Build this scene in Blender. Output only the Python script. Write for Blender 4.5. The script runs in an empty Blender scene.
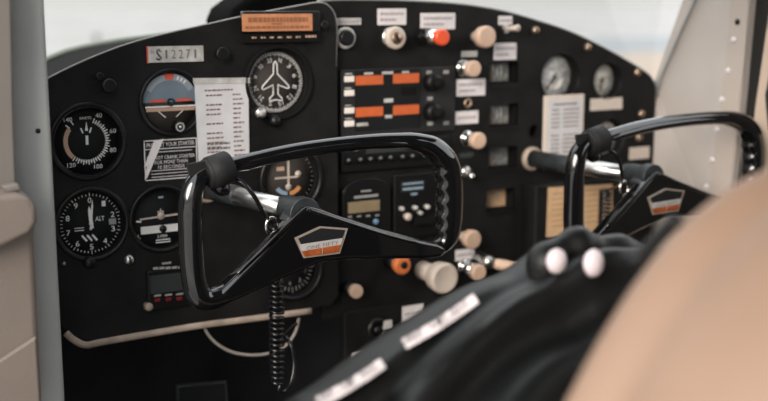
import bpy, bmesh, math, random
from mathutils import Vector, Matrix, noise
random.seed(4)
C = bpy.context.scene.collection
PI = math.pi

# ------------------------------------------------------------------ camera frame
FPX, YAW, PIT = 1121.0, math.radians(30), math.radians(10)
FW = Vector((math.sin(YAW)*math.cos(PIT), math.cos(YAW)*math.cos(PIT), -math.sin(PIT)))
RT = Vector((math.cos(YAW), -math.sin(YAW), 0))
UP = RT.cross(FW)

def at(px, py, Y):
    d = FW + RT*((px-384)/FPX) - UP*((py-200.5)/FPX)
    return d*(Y/d.y)
def atx(px, py, X):
    d = FW + RT*((px-384)/FPX) - UP*((py-200.5)/FPX)
    return d*(X/d.x)
def rect(x0, y0, x1, y1, Y):
    xm, ym = (x0+x1)/2, (y0+y1)/2
    return at(x0, ym, Y).x, at(x1, ym, Y).x, at(xm, y1, Y).z, at(xm, y0, Y).z

# ------------------------------------------------------------------ materials
def mat(name, col, rough=0.5, metal=0.0, spec=0.5, bump=0.0, scale=200.0, var=0.0, vscale=30.0, emit=None, estr=0.0, coat=0.0, sheen=0.0):
    m = bpy.data.materials.new(name); m.use_nodes = True
    nt = m.node_tree; b = nt.nodes['Principled BSDF']
    b.inputs['Base Color'].default_value = (*col, 1)
    b.inputs['Roughness'].default_value = rough
    b.inputs['Metallic'].default_value = metal
    b.inputs['Specular IOR Level'].default_value = spec
    b.inputs['Coat Weight'].default_value = coat
    b.inputs['Sheen Weight'].default_value = sheen
    tc = nt.nodes.new('ShaderNodeTexCoord')
    if var > 0:
        n = nt.nodes.new('ShaderNodeTexNoise'); n.inputs['Scale'].default_value = vscale; n.inputs['Detail'].default_value = 6
        nt.links.new(tc.outputs['Object'], n.inputs['Vector'])
        r = nt.nodes.new('ShaderNodeValToRGB')
        r.color_ramp.elements[0].position = .3; r.color_ramp.elements[1].position = .7
        r.color_ramp.elements[0].color = (*[c*(1-var) for c in col], 1)
        r.color_ramp.elements[1].color = (*[min(1, c*(1+var)) for c in col], 1)
        nt.links.new(n.outputs['Fac'], r.inputs['Fac']); nt.links.new(r.outputs['Color'], b.inputs['Base Color'])
    if bump > 0:
        n2 = nt.nodes.new('ShaderNodeTexNoise'); n2.inputs['Scale'].default_value = scale; n2.inputs['Detail'].default_value = 3
        nt.links.new(tc.outputs['Object'], n2.inputs['Vector'])
        bp = nt.nodes.new('ShaderNodeBump'); bp.inputs['Strength'].default_value = bump; bp.inputs['Distance'].default_value = .002
        nt.links.new(n2.outputs['Fac'], bp.inputs['Height']); nt.links.new(bp.outputs['Normal'], b.inputs['Normal'])
    if emit:
        b.inputs['Emission Color'].default_value = (*emit, 1); b.inputs['Emission Strength'].default_value = estr
    return m

M = {}
M['panel'] = mat('black_crackle_paint', (.0095, .0095, .0096), .55, bump=.35, scale=500, var=.4, vscale=25, spec=.18)
M['black'] = mat('black_plastic', (.006, .006, .0065), .38, spec=.35)
M['radio_face'] = mat('radio_face_charcoal', (.017, .017, .018), .45, spec=.4)
M['matte'] = mat('flat_black', (.006, .006, .006), .85, spec=.15)
M['dial'] = mat('dial_black', (.008, .009, .010), .7, spec=.2)
M['dialbrown'] = mat('dial_warm_grey', (.045, .038, .034), .6, spec=.3)
M['dialgrey'] = mat('dial_grey', (.60, .61, .60), .5, var=.5, vscale=160)
M['squaredial'] = mat('square_dial_grey', (.26, .26, .25), .5, var=.7, vscale=170)
M['dialpale'] = mat('dial_pale', (.75, .70, .64), .5, var=.4, vscale=170)
M['white'] = mat('white_paint', (.74, .73, .71), .5)
M['mark'] = mat('marking_white', (.80, .80, .78), .6)
M['dimmark'] = mat('marking_grey', (.30, .30, .29), .6)
M['paper'] = mat('paper', (.60, .60, .615), .6, var=.08, vscale=40)
M['cream_paper'] = mat('cream_paper', (.66, .58, .51), .6, var=.08, vscale=40)
M['tan_paper'] = mat('tan_paper', (.60, .40, .23), .6, var=.12, vscale=50)
M['ink'] = mat('brown_ink', (.17, .085, .07), .7)
M['dark_ink'] = mat('dark_ink', (.13, .12, .12), .7)
M['pale_ink'] = mat('faded_ink', (.34, .29, .31), .7)
M['notice_ink'] = mat('notice_ink', (.40, .25, .14), .7)
M['tape'] = mat('label_tape', (.72, .68, .68), .45, var=.08, vscale=90)
M['redpl'] = mat('red_edge', (.75, .12, .08), .5)
M['plate'] = mat('plate_grey', (.46, .45, .43), .5, var=.25, vscale=80)
M['amber'] = mat('amber_display', (.44, .19, .095), .35, var=.2, vscale=60, emit=(.80, .34, .16), estr=.08)
M['amber_dark'] = mat('amber_dark', (.27, .11, .05), .5)
M['orange_led'] = mat('orange_display', (.42, .085, .025), .35, emit=(.75, .16, .045), estr=.16, var=.1, vscale=100)
M['screen'] = mat('dark_screen', (.012, .013, .014), .18, spec=.6)
M['lcd'] = mat('lcd_amber_grey', (.26, .20, .12), .35, var=.1, vscale=80)
M['lcd_dark'] = mat('lcd_dark', (.035, .042, .040), .25)
M['btn'] = mat('white_button', (.80, .74, .68), .4)
M['silver'] = mat('satin_metal', (.58, .57, .55), .28, 1.0, var=.12, vscale=60)
M['chrome'] = mat('chrome', (.75, .74, .72), .12, 1.0)
M['brass'] = mat('brass_screw', (.46, .34, .24), .35, .9)
M['peach'] = mat('aged_ivory_knob', (.60, .42, .31), .42, var=.08, vscale=60)
M['ivory'] = mat('ivory_knob', (.55, .47, .40), .42, var=.08, vscale=60)
M['red'] = mat('red_knob', (.78, .09, .025), .3, spec=.6)
M['orange'] = mat('orange_knob', (.72, .20, .06), .38)
M['redbtn'] = mat('red_button', (.16, .008, .012), .4)
M['blue'] = mat('blue_button', (.14, .26, .40), .4)
M['sky'] = mat('horizon_blue', (.17, .22, .27), .5, var=.12, vscale=40)
M['skyband'] = mat('horizon_light_blue', (.30, .35, .39), .5)
M['earth'] = mat('horizon_brown', (.035, .028, .024), .6)
M['orange_mark'] = mat('orange_mark', (.62, .27, .10), .5)
M['redmark'] = mat('red_mark', (.66, .10, .06), .5)
M['bluemark'] = mat('blue_mark', (.26, .36, .46), .5)
M['tanmark'] = mat('tan_arc', (.50, .33, .24), .5)
M['yoke'] = mat('gloss_black_enamel', (.004, .004, .0045), .06, spec=.5, coat=.8)
M['hub'] = mat('cast_dark_paint', (.022, .026, .029), .4, spec=.5, bump=.3, scale=300, var=.3, vscale=80)
M['emblem_rim'] = mat('emblem_rim', (.55, .47, .40), .3, .6)
M['emblem_orange'] = mat('emblem_orange', (.26, .06, .014), .45, var=.35, vscale=150)
M['emblem_white'] = mat('emblem_white', (.36, .34, .33), .5)
M['strap'] = mat('black_webbing', (.008, .008, .0085), .6, spec=.3, bump=.4, scale=700)
M['rubber'] = mat('black_rubber', (.006, .006, .007), .22, spec=.6)
M['wire'] = mat('white_wire', (.34, .30, .27), .5)
M['gwire'] = mat('grey_wire', (.13, .13, .14), .5)
M['stripcream'] = mat('cream_edge_strip', (.38, .30, .24), .5, var=.3, vscale=35)
M['rim'] = mat('pale_edge_trim', (.27, .265, .25), .35, .3)
M['post'] = mat('grey_door_post_paint', (.31, .32, .312), .5, var=.07, vscale=14)
M['frame'] = mat('taupe_paint', (.14, .125, .113), .5, var=.07, vscale=15)
M['trim'] = mat('beige_plastic', (.145, .12, .102), .5, bump=.15, scale=300, var=.06, vscale=15)
M['wallm'] = mat('right_wall_paint', (.52, .475, .44), .5, var=.07, vscale=12)
M['seam'] = mat('seam_paint', (.50, .435, .385), .5, var=.05, vscale=12)
M['walltan'] = mat('right_wall_tan', (.60, .47, .37), .55, var=.08, vscale=12)
M['seal'] = mat('door_seal', (.012, .011, .010), .7)
M['liner'] = mat('dark_cabin_liner', (.06, .054, .05), .8, spec=.2, var=.1, vscale=9)
M['floor'] = mat('dark_carpet', (.010, .010, .010), .9, bump=.5, scale=300, spec=.1)
M['fire'] = mat('firewall_dark', (.022, .022, .024), .8, spec=.1, var=.3, vscale=10)
M['deck'] = mat('deck_black', (.005, .005, .005), .9, spec=.05)
M['cowl'] = mat('pale_green_paint', (.17, .19, .165), .5)
M['jacket'] = mat('black_fabric', (.003, .0032, .0033), .45, spec=.3, bump=.25, scale=260)
M['strip'] = mat('printed_strip', (.62, .54, .53), .5, var=.3, vscale=70)
M['snap'] = mat('pearl_snap', (.60, .52, .54), .3)
M['seat'] = mat('tan_upholstery', (.235, .15, .102), .6, var=.12, vscale=6)
M['ground'] = mat('pale_snowy_ground', (.265, .26, .254), .9, var=.3, vscale=.4)
M['tarmac'] = mat('grey_tarmac', (.185, .20, .21), .9, var=.12, vscale=.4)
M['drygrass'] = mat('dry_verge', (.28, .225, .18), .9, var=.15, vscale=.6)
M['postdark'] = mat('dark_post', (.12, .12, .11), .8)
M['seatbase'] = mat('dark_seat_frame', (.02, .02, .02), .6)

# ------------------------------------------------------------------ geometry helpers
_txt = {}
def glyphs(s):
    if s not in _txt:
        cu = bpy.data.curves.new('t', 'FONT'); cu.body = s; cu.resolution_u = 2
        o = bpy.data.objects.new('t', cu); C.objects.link(o)
        bpy.context.view_layer.update()
        me = bpy.data.meshes.new_from_object(o.evaluated_get(bpy.context.evaluated_depsgraph_get()))
        vs = [(v.co.x, v.co.y) for v in me.vertices]; fs = [tuple(p.vertices) for p in me.polygons]
        bpy.data.objects.remove(o); bpy.data.curves.remove(cu); bpy.data.meshes.remove(me)
        x0 = min(v[0] for v in vs); x1 = max(v[0] for v in vs); y0 = min(v[1] for v in vs); y1 = max(v[1] for v in vs)
        _txt[s] = ([((v[0]-(x0+x1)/2)/(x1-x0), (v[1]-(y0+y1)/2)/(y1-y0)) for v in vs], fs)
    return _txt[s]

class MB:
    def __init__(self): self.bm = bmesh.new()
    def add(self, vs, fs, smooth=False):
        b = [self.bm.verts.new(v) for v in vs]
        for f in fs:
            try:
                ff = self.bm.faces.new([b[i] for i in f]); ff.smooth = smooth
            except ValueError: pass
        return self
    def box(self, x0, x1, y0, y1, z0, z1):
        vs = [(x, y, z) for x in (x0, x1) for y in (y0, y1) for z in (z0, z1)]
        return self.add(vs, [(0,1,3,2),(4,6,7,5),(0,4,5,1),(2,3,7,6),(0,2,6,4),(1,5,7,3)])
    def prism(self, pts, y0, y1, smooth=False):          # pts in x,z
        n = len(pts)
        vs = [(p[0], y0, p[1]) for p in pts]+[(p[0], y1, p[1]) for p in pts]
        fs = [tuple(range(n)), tuple(range(2*n-1, n-1, -1))]+[(i, (i+1) % n, n+(i+1) % n, n+i) for i in range(n)]
        return self.add(vs, fs, smooth)
    def lathe(self, cx, cz, prof, n=40, smooth=True, y=0.0):   # prof: (r, y) about the Y axis
        vs = []; fs = []
        for r, yy in prof:
            for i in range(n):
                a = 2*PI*i/n; vs.append((cx+r*math.cos(a), y+yy, cz+r*math.sin(a)))
        for k in range(len(prof)-1):
            for i in range(n):
                j = (i+1) % n; fs.append((k*n+i, k*n+j, (k+1)*n+j, (k+1)*n+i))
        if prof[0][0] > 1e-6: fs.append(tuple(range(n-1, -1, -1)))
        if prof[-1][0] > 1e-6: fs.append(tuple((len(prof)-1)*n+i for i in range(n)))
        return self.add(vs, fs, smooth)
    def ring(self, cx, cz, prof, n=48, y=0.0):           # closed profile
        vs = []; fs = []; m = len(prof)
        for r, yy in prof:
            for i in range(n):
                a = 2*PI*i/n; vs.append((cx+r*math.cos(a), y+yy, cz+r*math.sin(a)))
        for k in range(m):
            l = (k+1) % m
            for i in range(n):
                j = (i+1) % n; fs.append((k*n+i, k*n+j, l*n+j, l*n+i))
        return self.add(vs, fs, True)
    def tube(self, pts, rad, n=10, cap=True, smooth=True, flat=1.0):
        pts = [Vector(p) for p in pts]; N = len(pts)
        rad = rad if isinstance(rad, (list, tuple)) else [rad]*N
        tang = [(pts[min(i+1, N-1)]-pts[max(i-1, 0)]).normalized() for i in range(N)]
        ref = Vector((0, 1, 0)) if abs(tang[0].y) < .9 else Vector((1, 0, 0))
        nrm = (ref-tang[0]*ref.dot(tang[0])).normalized()
        vs = []; fs = []
        for i in range(N):
            nrm = (nrm-tang[i]*nrm.dot(tang[i])).normalized(); bi = tang[i].cross(nrm)
            for k in range(n):
                a = 2*PI*k/n; vs.append(pts[i]+nrm*(rad[i]*flat*math.cos(a))+bi*(rad[i]*math.sin(a)))
        for i in range(N-1):
            for k in range(n):
                j = (k+1) % n; fs.append((i*n+k, i*n+j, (i+1)*n+j, (i+1)*n+k))
        if cap: fs += [tuple(range(n-1, -1, -1)), tuple((N-1)*n+k for k in range(n))]
        return self.add(vs, fs, smooth)
    def text(self, s, cx, cz, y, w, h, rot=0.0, t=.0003):
        vs, fs = glyphs(s); c, sn = math.cos(rot), math.sin(rot)
        P3 = []
        for u, v in vs:
            u *= w; v *= h; P3.append((cx+u*c-v*sn, y, cz+u*sn+v*c))
        return self.add(P3, fs)
    def tick(self, cx, cz, y, ang, r0, r1, w, w2=None):   # ang clockwise from 12 o'clock
        w2 = w if w2 is None else w2
        d = (math.sin(ang), math.cos(ang)); p = (d[1], -d[0])
        pts = [(cx+d[0]*r0-p[0]*w/2, cz+d[1]*r0-p[1]*w/2), (cx+d[0]*r0+p[0]*w/2, cz+d[1]*r0+p[1]*w/2),
               (cx+d[0]*r1+p[0]*w2/2, cz+d[1]*r1+p[1]*w2/2), (cx+d[0]*r1-p[0]*w2/2, cz+d[1]*r1-p[1]*w2/2)]
        return self.prism(pts, y, y+.0003)
    def arc(self, cx, cz, y, a0, a1, r0, r1, n=24):
        for k in range(n):
            b0 = a0+(a1-a0)*k/n; b1 = a0+(a1-a0)*(k+1)/n
            self.add([(cx+r*math.sin(b), y, cz+r*math.cos(b)) for r, b in ((r0, b0), (r1, b0), (r1, b1), (r0, b1))], [(0, 1, 2, 3)])
        return self

def worigin(o):
    v = Vector((0, 0, 0))
    while o is not None: v += o.location; o = o.parent
    return v
def obj(name, mb, m, parent=None, origin=None, bevel=0.0, seg=2, subsurf=0, label=None):
    bm = mb.bm if isinstance(mb, MB) else mb
    bmesh.ops.recalc_face_normals(bm, faces=bm.faces)
    if origin is None:
        org = worigin(parent) if parent is not None else Vector((0, 0, 0)); loc = Vector((0, 0, 0))
        if parent is None and bm.verts:
            xs = [v.co for v in bm.verts]
            loc = Vector((sum(v.x for v in xs)/len(xs), sum(v.y for v in xs)/len(xs), min(v.z for v in xs))); org = loc
    for v in bm.verts: v.co -= org
    me = bpy.data.meshes.new(name); bm.to_mesh(me); bm.free()
    me.materials.append(M[m])
    o = bpy.data.objects.new(name, me); C.objects.link(o); o.parent = parent; o.location = loc
    if bevel:
        b = o.modifiers.new('b', 'BEVEL'); b.width = bevel; b.segments = seg; b.limit_method = 'ANGLE'; b.angle_limit = .6
        for p in me.polygons: p.use_smooth = True
        w = o.modifiers.new('w', 'WEIGHTED_NORMAL')
    if subsurf:
        s = o.modifiers.new('s', 'SUBSURF'); s.levels = s.render_levels = subsurf
    if label: o['label'] = label
    return o
def tag(o, label, cat, group=None):
    o['label'] = label; o['category'] = cat
    if group: o['group'] = group
    return o
def thing(name, label, cat, loc, group=None):
    o = bpy.data.objects.new(name, None); o.empty_display_size = .02; C.objects.link(o); o.location = loc
    return tag(o, label, cat, group)
def struct(name, mb, m, parent=None, **k):
    o = obj(name, mb, m, parent, **k)
    if parent is None: o['kind'] = 'structure'
    return o
def copy_tree(o, parent=None):
    c = o.copy(); C.objects.link(c); c.parent = parent
    for ch in list(o.children): copy_tree(ch, c)
    return c
def smooth_path(pts, n=8):
    pts = [Vector(p) for p in pts]; out = []
    for i in range(len(pts)-1):
        p0 = pts[max(i-1, 0)]; p1 = pts[i]; p2 = pts[i+1]; p3 = pts[min(i+2, len(pts)-1)]
        for k in range(n):
            t = k/n
            out.append(.5*((2*p1)+(p2-p0)*t+(2*p0-5*p1+4*p2-p3)*t*t+(3*p1-p0-3*p2+p3)*t**3))
    out.append(pts[-1]); return out

YL, YM = 1.270, 1.284            # front of the raised left panel, front of the main panel
holesL, holesM = [], []          # outlines cut through the panels

def circ(cx, cz, r, n=40): return [(cx+r*math.cos(2*PI*i/n), cz+r*math.sin(2*PI*i/n)) for i in range(n)]

# ------------------------------------------------------------------ round instruments
def gauge(name, label, px, py, Y, rface, rout, depth, holes, group=None, facemat='dial', lip=.003, bez='black'):
    c = at(px, py, Y+depth); cx, cz = c.x, c.z
    t = thing(name, label, 'gauge', (cx, Y, cz-rout), group)
    holes.append(circ(cx, cz, rface+.0022))
    b = MB().ring(cx, cz, [(rface+.001, .002), (rface+.001, -lip*.5), (rface+.003, -lip), (rout-.0015, -lip), (rout, -lip*.4), (rout, -.0002), (rface+.0021, -.0002), (rface+.0021, .002)], y=Y)
    obj('bezel', b, bez, t)
    cs = MB().ring(cx, cz, [(rface, .001), (rface+.002, .001), (rface+.002, depth+.03), (rface, depth+.03)], y=Y)
    cs.lathe(cx, cz, [(rface+.002, depth+.03), (0, depth+.031)], y=Y)
    obj('case', cs, 'matte', t)
    obj('dial', MB().lathe(cx, cz, [(0, depth), (rface, depth), (rface, depth+.003), (0, depth+.003)], y=Y), facemat, t)
    return t, cx, cz, Y+depth-.0006

def needle(t, cx, cz, y, ang, r, w, m='mark', name='needle', tail=.25):
    mb = MB(); mb.tick(cx, cz, y-.002, ang, -r*tail, r*.75, w*1.1, w); mb.tick(cx, cz, y-.002, ang, r*.75, r, w, .0002)
    mb.lathe(cx, cz, [(0, -.0026), (.0022, -.0026), (.0022, -.001), (0, -.001)], 16, y=y)
    return obj(name, mb, m, t)

# airspeed indicator
t, cx, cz, y = gauge('airspeed_indicator', 'round airspeed dial numbered 40 to 140, left end of the panel', 86.5, 141, YL, .0385, .0455, .006, holesL)
mb = MB()
vals = [40, 60, 80, 100, 120, 140]; angs = [28, 72, 112, 158, 215, 322]
for v, a in zip(vals, angs):
    r = .0325; a = math.radians(a)
    mb.text(str(v), cx+r*math.sin(a), cz+r*math.cos(a), y, .0075 if v < 100 else .0095, .0052)
for k in range(29):
    a = math.radians(22+k*7.0); mb.tick(cx, cz, y, a, .0215, .0262 if k % 2 else .0275, .0011)
mb.text('KNOTS', cx, cz+.0265, y, .013, .003)
for a in (-22, 22): mb.tick(cx, cz, y, math.radians(a+(0)), .010, .0165, .0016)
for a in (-50, -36): mb.tick(cx, cz, y, math.radians(a), .024, .030, .0012)
obj('dial_markings', mb, 'mark', t)
obj('white_arc', MB().arc(cx, cz, y+.0002, math.radians(25), math.radians(212), .0225, .0245), 'dimmark', t)
obj('tan_arc', MB().arc(cx, cz, y-.0001, math.radians(222), math.radians(308), .0215, .0265), 'tanmark', t)
mb = MB(); mb.tick(cx, cz, y-.002, 0, .012, .022, .0034, .0004); mb.tick(cx, cz, y-.002, 0, -.004, .0065, .0030, .0030)
obj('needle', mb, 'white', t)
obj('glass_rim', MB().ring(cx, cz, [(.0388, -.0035), (.0396, -.0042), (.0404, -.0035)], y=YL), 'rubber', t)

# altimeter
t, cx, cz, y = gauge('altimeter', 'round altimeter dial marked ALT with digits 0 to 9', 90.5, 223.5, YL, .0375, .0445, .006, holesL)
mb = MB()
for k in range(10):
    a = 2*PI*k/10; r = .0275
    mb.text(str(k), cx+r*math.sin(a), cz+r*math.cos(a), y, .0045, .0064)
for k in range(50):
    a = 2*PI*k/50; mb.tick(cx, cz, y, a, .0325 if k % 5 else .0322, .0350 if k % 5 else .0362, .0007)
mb.text('ALT', cx+.011, cz+.005, y, .0105, .0050)
for k in range(3): mb.tick(cx-.007+k*.006, cz-.018, y, math.radians(-38), -.003, .006, .0022)
for k in range(2): mb.tick(cx-.019, cz-.004-k*.003, y, PI/2, 0, .011, .0009)
obj('dial_markings', mb, 'mark', t)
mb = MB(); mb.box(cx+.0215, cx+.030, y, y+.0003, cz-.0035, cz+.0035)
obj('pressure_window', mb, 'dimmark', t)
needle(t, cx, cz, y, math.radians(6), .028, .0022)
needle(t, cx, cz, y-.0012, math.radians(-5), .021, .0038, name='short_needle')
kx = at(90, 263, YL-.008)
obj('setting_knob', MB().lathe(kx.x, kx.z, [(0, -.011), (.0055, -.011), (.0068, -.009), (.0068, -.001), (0, 0)], 20, y=YL), 'black', t)

# attitude indicator
t, cx, cz, y = gauge('attitude_indicator', 'round artificial horizon with blue-grey sky half, left of the paper card', 170, 102, YL, .0345, .0405, .006, holesL, facemat='earth')
R = .0335
pts = [(cx+R*math.cos(a), cz+R*math.sin(a)) for a in [PI*k/30 for k in range(31)]]
obj('sky_half', MB().prism(pts, y-.0002, y+.0004), 'sky', t)
mb = MB().arc(cx, cz, y-.0005, math.radians(-62), math.radians(62), .026, .0335)
obj('roll_scale', mb, 'skyband', t)
mb = MB().arc(cx, cz, y-.0008, math.radians(-11), math.radians(9), .0265, .0335)
for s in (-1, 1): mb.box(cx+s*.016-.0085, cx+s*.016+.0085, y-.0022, y-.0016, cz+.0005, cz+.0036)
obj('aircraft_bar', mb, 'redmark', t)
mb = MB()
for k in range(3): mb.arc(cx, cz, y-.0008, math.radians(18+k*9), math.radians(22+k*9), .0275, .032, 4)
mb.box(cx-.031, cx+.031, y-.0012, y-.0008, cz-.006, cz-.0042)
for s in (-1, 1): mb.tick(cx+s*.011, cz-.014, y-.001, s*.85, -.006, .006, .0009)
obj('horizon_lines', mb, 'mark', t)
mb = MB().box(cx-.030, cx+.030, y-.001, y-.0007, cz-.0105, cz-.0065); obj('ground_band', mb, 'tanmark', t)
obj('centre_pointer', MB().ring(cx, cz, [(.0030, -.003), (.0048, -.003), (.0048, -.002), (.0030, -.002)], 20, y=y), 'black', t)
k = at(180, 127, YL-.010)
kn = obj('cage_knob', MB().lathe(k.x, k.z, [(0, -.011), (.0055, -.011), (.0067, -.0095), (.0067, 0), (0, 0)], 24, y=YL), 'black', t)
obj('knob_ring', MB().ring(k.x, k.z, [(.0036, -.0114), (.0056, -.0114), (.0056, -.0108), (.0036, -.0108)], 20, y=YL), 'dimmark', kn)
obj('knob_centre', MB().lathe(k.x, k.z, [(0, -.0122), (.0017, -.0118), (.0019, -.011)], 14, y=YL), 'silver', kn)

# heading indicator
t, cx, cz, y = gauge('heading_indicator', 'round heading dial with white outline of an airplane', 275, 82, YL, .0400, .0470, .011, holesL, facemat='dialbrown', lip=.004, bez='matte')
mb = MB()
for k in range(72): mb.tick(cx, cz, y, 2*PI*k/72, .0335 if k % 2 else .0325, .0375, .0011)
for k, s in enumerate(['N', '3', '6', 'E', '12', '15', 'S', '21', '24', 'W', '30', '33']):
    a = 2*PI*(k+.5)/12; r = .0275
    mb.text(s, cx+r*math.sin(a), cz+r*math.cos(a), y, .0044 if len(s) == 1 else .0064, .0056, rot=-a)
obj('compass_card', mb, 'mark', t)
half = [(0, .026), (.0022, .0225), (.0028, .010), (.0175, -.0045), (.0185, -.0075), (.0165, -.0088), (.0035, -.0035), (.0032, -.0150), (.0085, -.0205), (.0085, -.0235), (0, -.022)]
outl = half+[(-a, b) for a, b in half[-2:0:-1]]
obj('aircraft_outline', MB().tube([(cx+a, y-.001, cz+b) for a, b in outl+outl[:1]], .0009, 6), 'mark', t)
k = at(261, 113, YL-.012)
kn = obj('caging_knob', MB().lathe(k.x, k.z, [(0, -.014), (.0058, -.014), (.0068, -.012), (.0068, 0)], 24, y=YL), 'silver', t)
obj('knob_cap', MB().lathe(k.x, k.z, [(0, -.0152), (.0038, -.0148), (.0042, -.0138)], 18, y=YL), 'plate', kn)
k = at(276, 121, YL-.008)
obj('lower_knob', MB().lathe(k.x, k.z, [(0, -.012), (.005, -.011), (.0075, -.007), (.0075, 0)], 20, y=YL), 'black', t)

# turn coordinator
t, cx, cz, y = gauge('turn_coordinator', 'round turn dial with little white airplane above white slip tube', 160.5, 218, YL, .0355, .0415, .006, holesL)
mb = MB(); rr = math.radians(3)
mb.tick(cx, cz+.002, y-.001, PI/2-rr, -.026, .030, .0022); mb.tick(cx, cz+.003, y-.001, 0, -.003, .0085, .0030, .0012)
mb.lathe(cx, cz+.003, [(0, -.002), (.0045, -.002), (.0045, -.001), (0, -.001)], 16, y=y); mb.tick(cx, cz+.008, y-.001, PI/2, -.004, .004, .0014)
obj('aircraft_symbol', mb, 'ivory', t)
mb = MB().box(cx-.025, cx+.0275, y-.001, y, cz-.0175, cz-.0085); obj('slip_tube', mb, 'white', t)
mb = MB().lathe(cx+.002, cz-.013, [(0, -.003), (.0045, -.002), (.0045, -.0008)], 16, y=y); obj('slip_ball', mb, 'black', t)
mb = MB()
mb.text('L', cx-.027, cz-.020, y, .003, .005); mb.text('2 MIN', cx+.001, cz-.022, y, .012, .0034)
for k in range(2): mb.tick(cx+.001, cz-.0265-k*.003, y, PI/2, -.008, .010, .0012)
mb.tick(cx-.026, cz-.002, y, math.radians(100), -.004, .002, .0022)
obj('dial_markings', mb, 'mark', t)
obj('power_flag', MB().box(cx-.002, cx+.004, y-.0004, y, cz+.024, cz+.0265), 'bluemark', t)

# course deviation indicator
t, cx, cz, y = gauge('course_indicator', 'round course dial with crossed needles and blue and orange arcs', 288, 178, YL, .0370, .0440, .008, holesL, facemat='dialbrown', lip=.005)
mb = MB(); mb.tick(cx, cz, y-.001, 0, -.013, .022, .0028); mb.tick(cx, cz+.001, y-.0012, PI/2, -.019, .014, .0024)
mb.lathe(cx, cz-.0115, [(0, -.0015), (.0042, -.0015), (.0042, -.0005), (0, -.0005)], 16, y=y)
mb.lathe(cx+.0135, cz+.0045, [(0, -.0015), (.0042, -.0015), (.0042, -.0005), (0, -.0005)], 16, y=y)
mb.lathe(cx, cz-.0285, [(0, -.0008), (.0028, -.0008), (.0028, -.0001), (0, -.0001)], 16, y=y)
obj('crossed_needles', mb, 'ivory', t)
obj('orange_arc', MB().arc(cx, cz, y-.0003, math.radians(128), math.radians(176), .017, .0225), 'orange_mark', t)
obj('blue_arc', MB().arc(cx, cz, y-.0003, math.radians(184), math.radians(232), .017, .0225), 'bluemark', t)
obj('flag_window', MB().box(cx-.016, cx-.0055, y-.0003, y, cz+.010, cz+.015), 'tanmark', t)
mb = MB()
for k in range(36): mb.tick(cx, cz, y, 2*PI*k/36, .0325, .0355, .0006)
obj('dial_markings', mb, 'dimmark', t)

# lower dark gauge behind the coiled cord
t, cx, cz, y = gauge('vertical_speed_indicator', 'dark round dial with faint ticks behind the coiled cord', 292, 269, YL, .0330, .0400, .010, holesL)
mb = MB()
for k in range(32): mb.tick(cx, cz, y, 2*PI*k/32, .024, .0295 if k % 4 else .031, .0009)
for k in range(8):
    a = 2*PI*k/8+.2; mb.text(str(k % 5), cx+.019*math.sin(a), cz+.019*math.cos(a), y, .0035, .005)
obj('dial_markings', mb, 'dimmark', t)
needle(t, cx, cz, y, math.radians(-90), .022, .002)

# right-hand round gauges, deep in their holes
def small_gauge(name, label, px, py, rf, depth, fm, ang, nd):
    t, cx, cz, y = gauge(name, label, px, py, YM, rf, rf+.0035, depth, holesM, facemat=fm, lip=.0015)
    mb = MB()
    for k in range(nd): mb.tick(cx, cz, y, math.radians(-130+260*k/(nd-1)), rf*.72, rf*.92, .0012)
    for k in range(5):
        a = math.radians(-110+55*k); mb.text(str((k+1)*5), cx+rf*.55*math.sin(a), cz+rf*.55*math.cos(a), y, rf*.22, rf*.16)
    obj('dial_markings', mb, 'mark', t)
    needle(t, cx, cz, y, math.radians(ang), rf*.75, .002, m='dial')
    return t, cx, cz, y
t, cx, cz, y = small_gauge('tachometer', 'larger round gauge at the right above the framed card', 553.5, 77, .0330, .015, 'dialgrey', -140, 21)
mb = MB().arc(cx, cz, y-.0002, math.radians(100), math.radians(230), .010, .018); obj('pale_sector', mb, 'dialpale', t)
small_gauge('suction_gauge', 'small pale round gauge above the blank strip, right end of panel', 601, 80, .0250, .014, 'dialpale', 190, 13)
small_gauge('ammeter', 'round gauge half hidden behind the right yoke strap', 603, 137, .0265, .014, 'dialpale', 30, 13)

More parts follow.
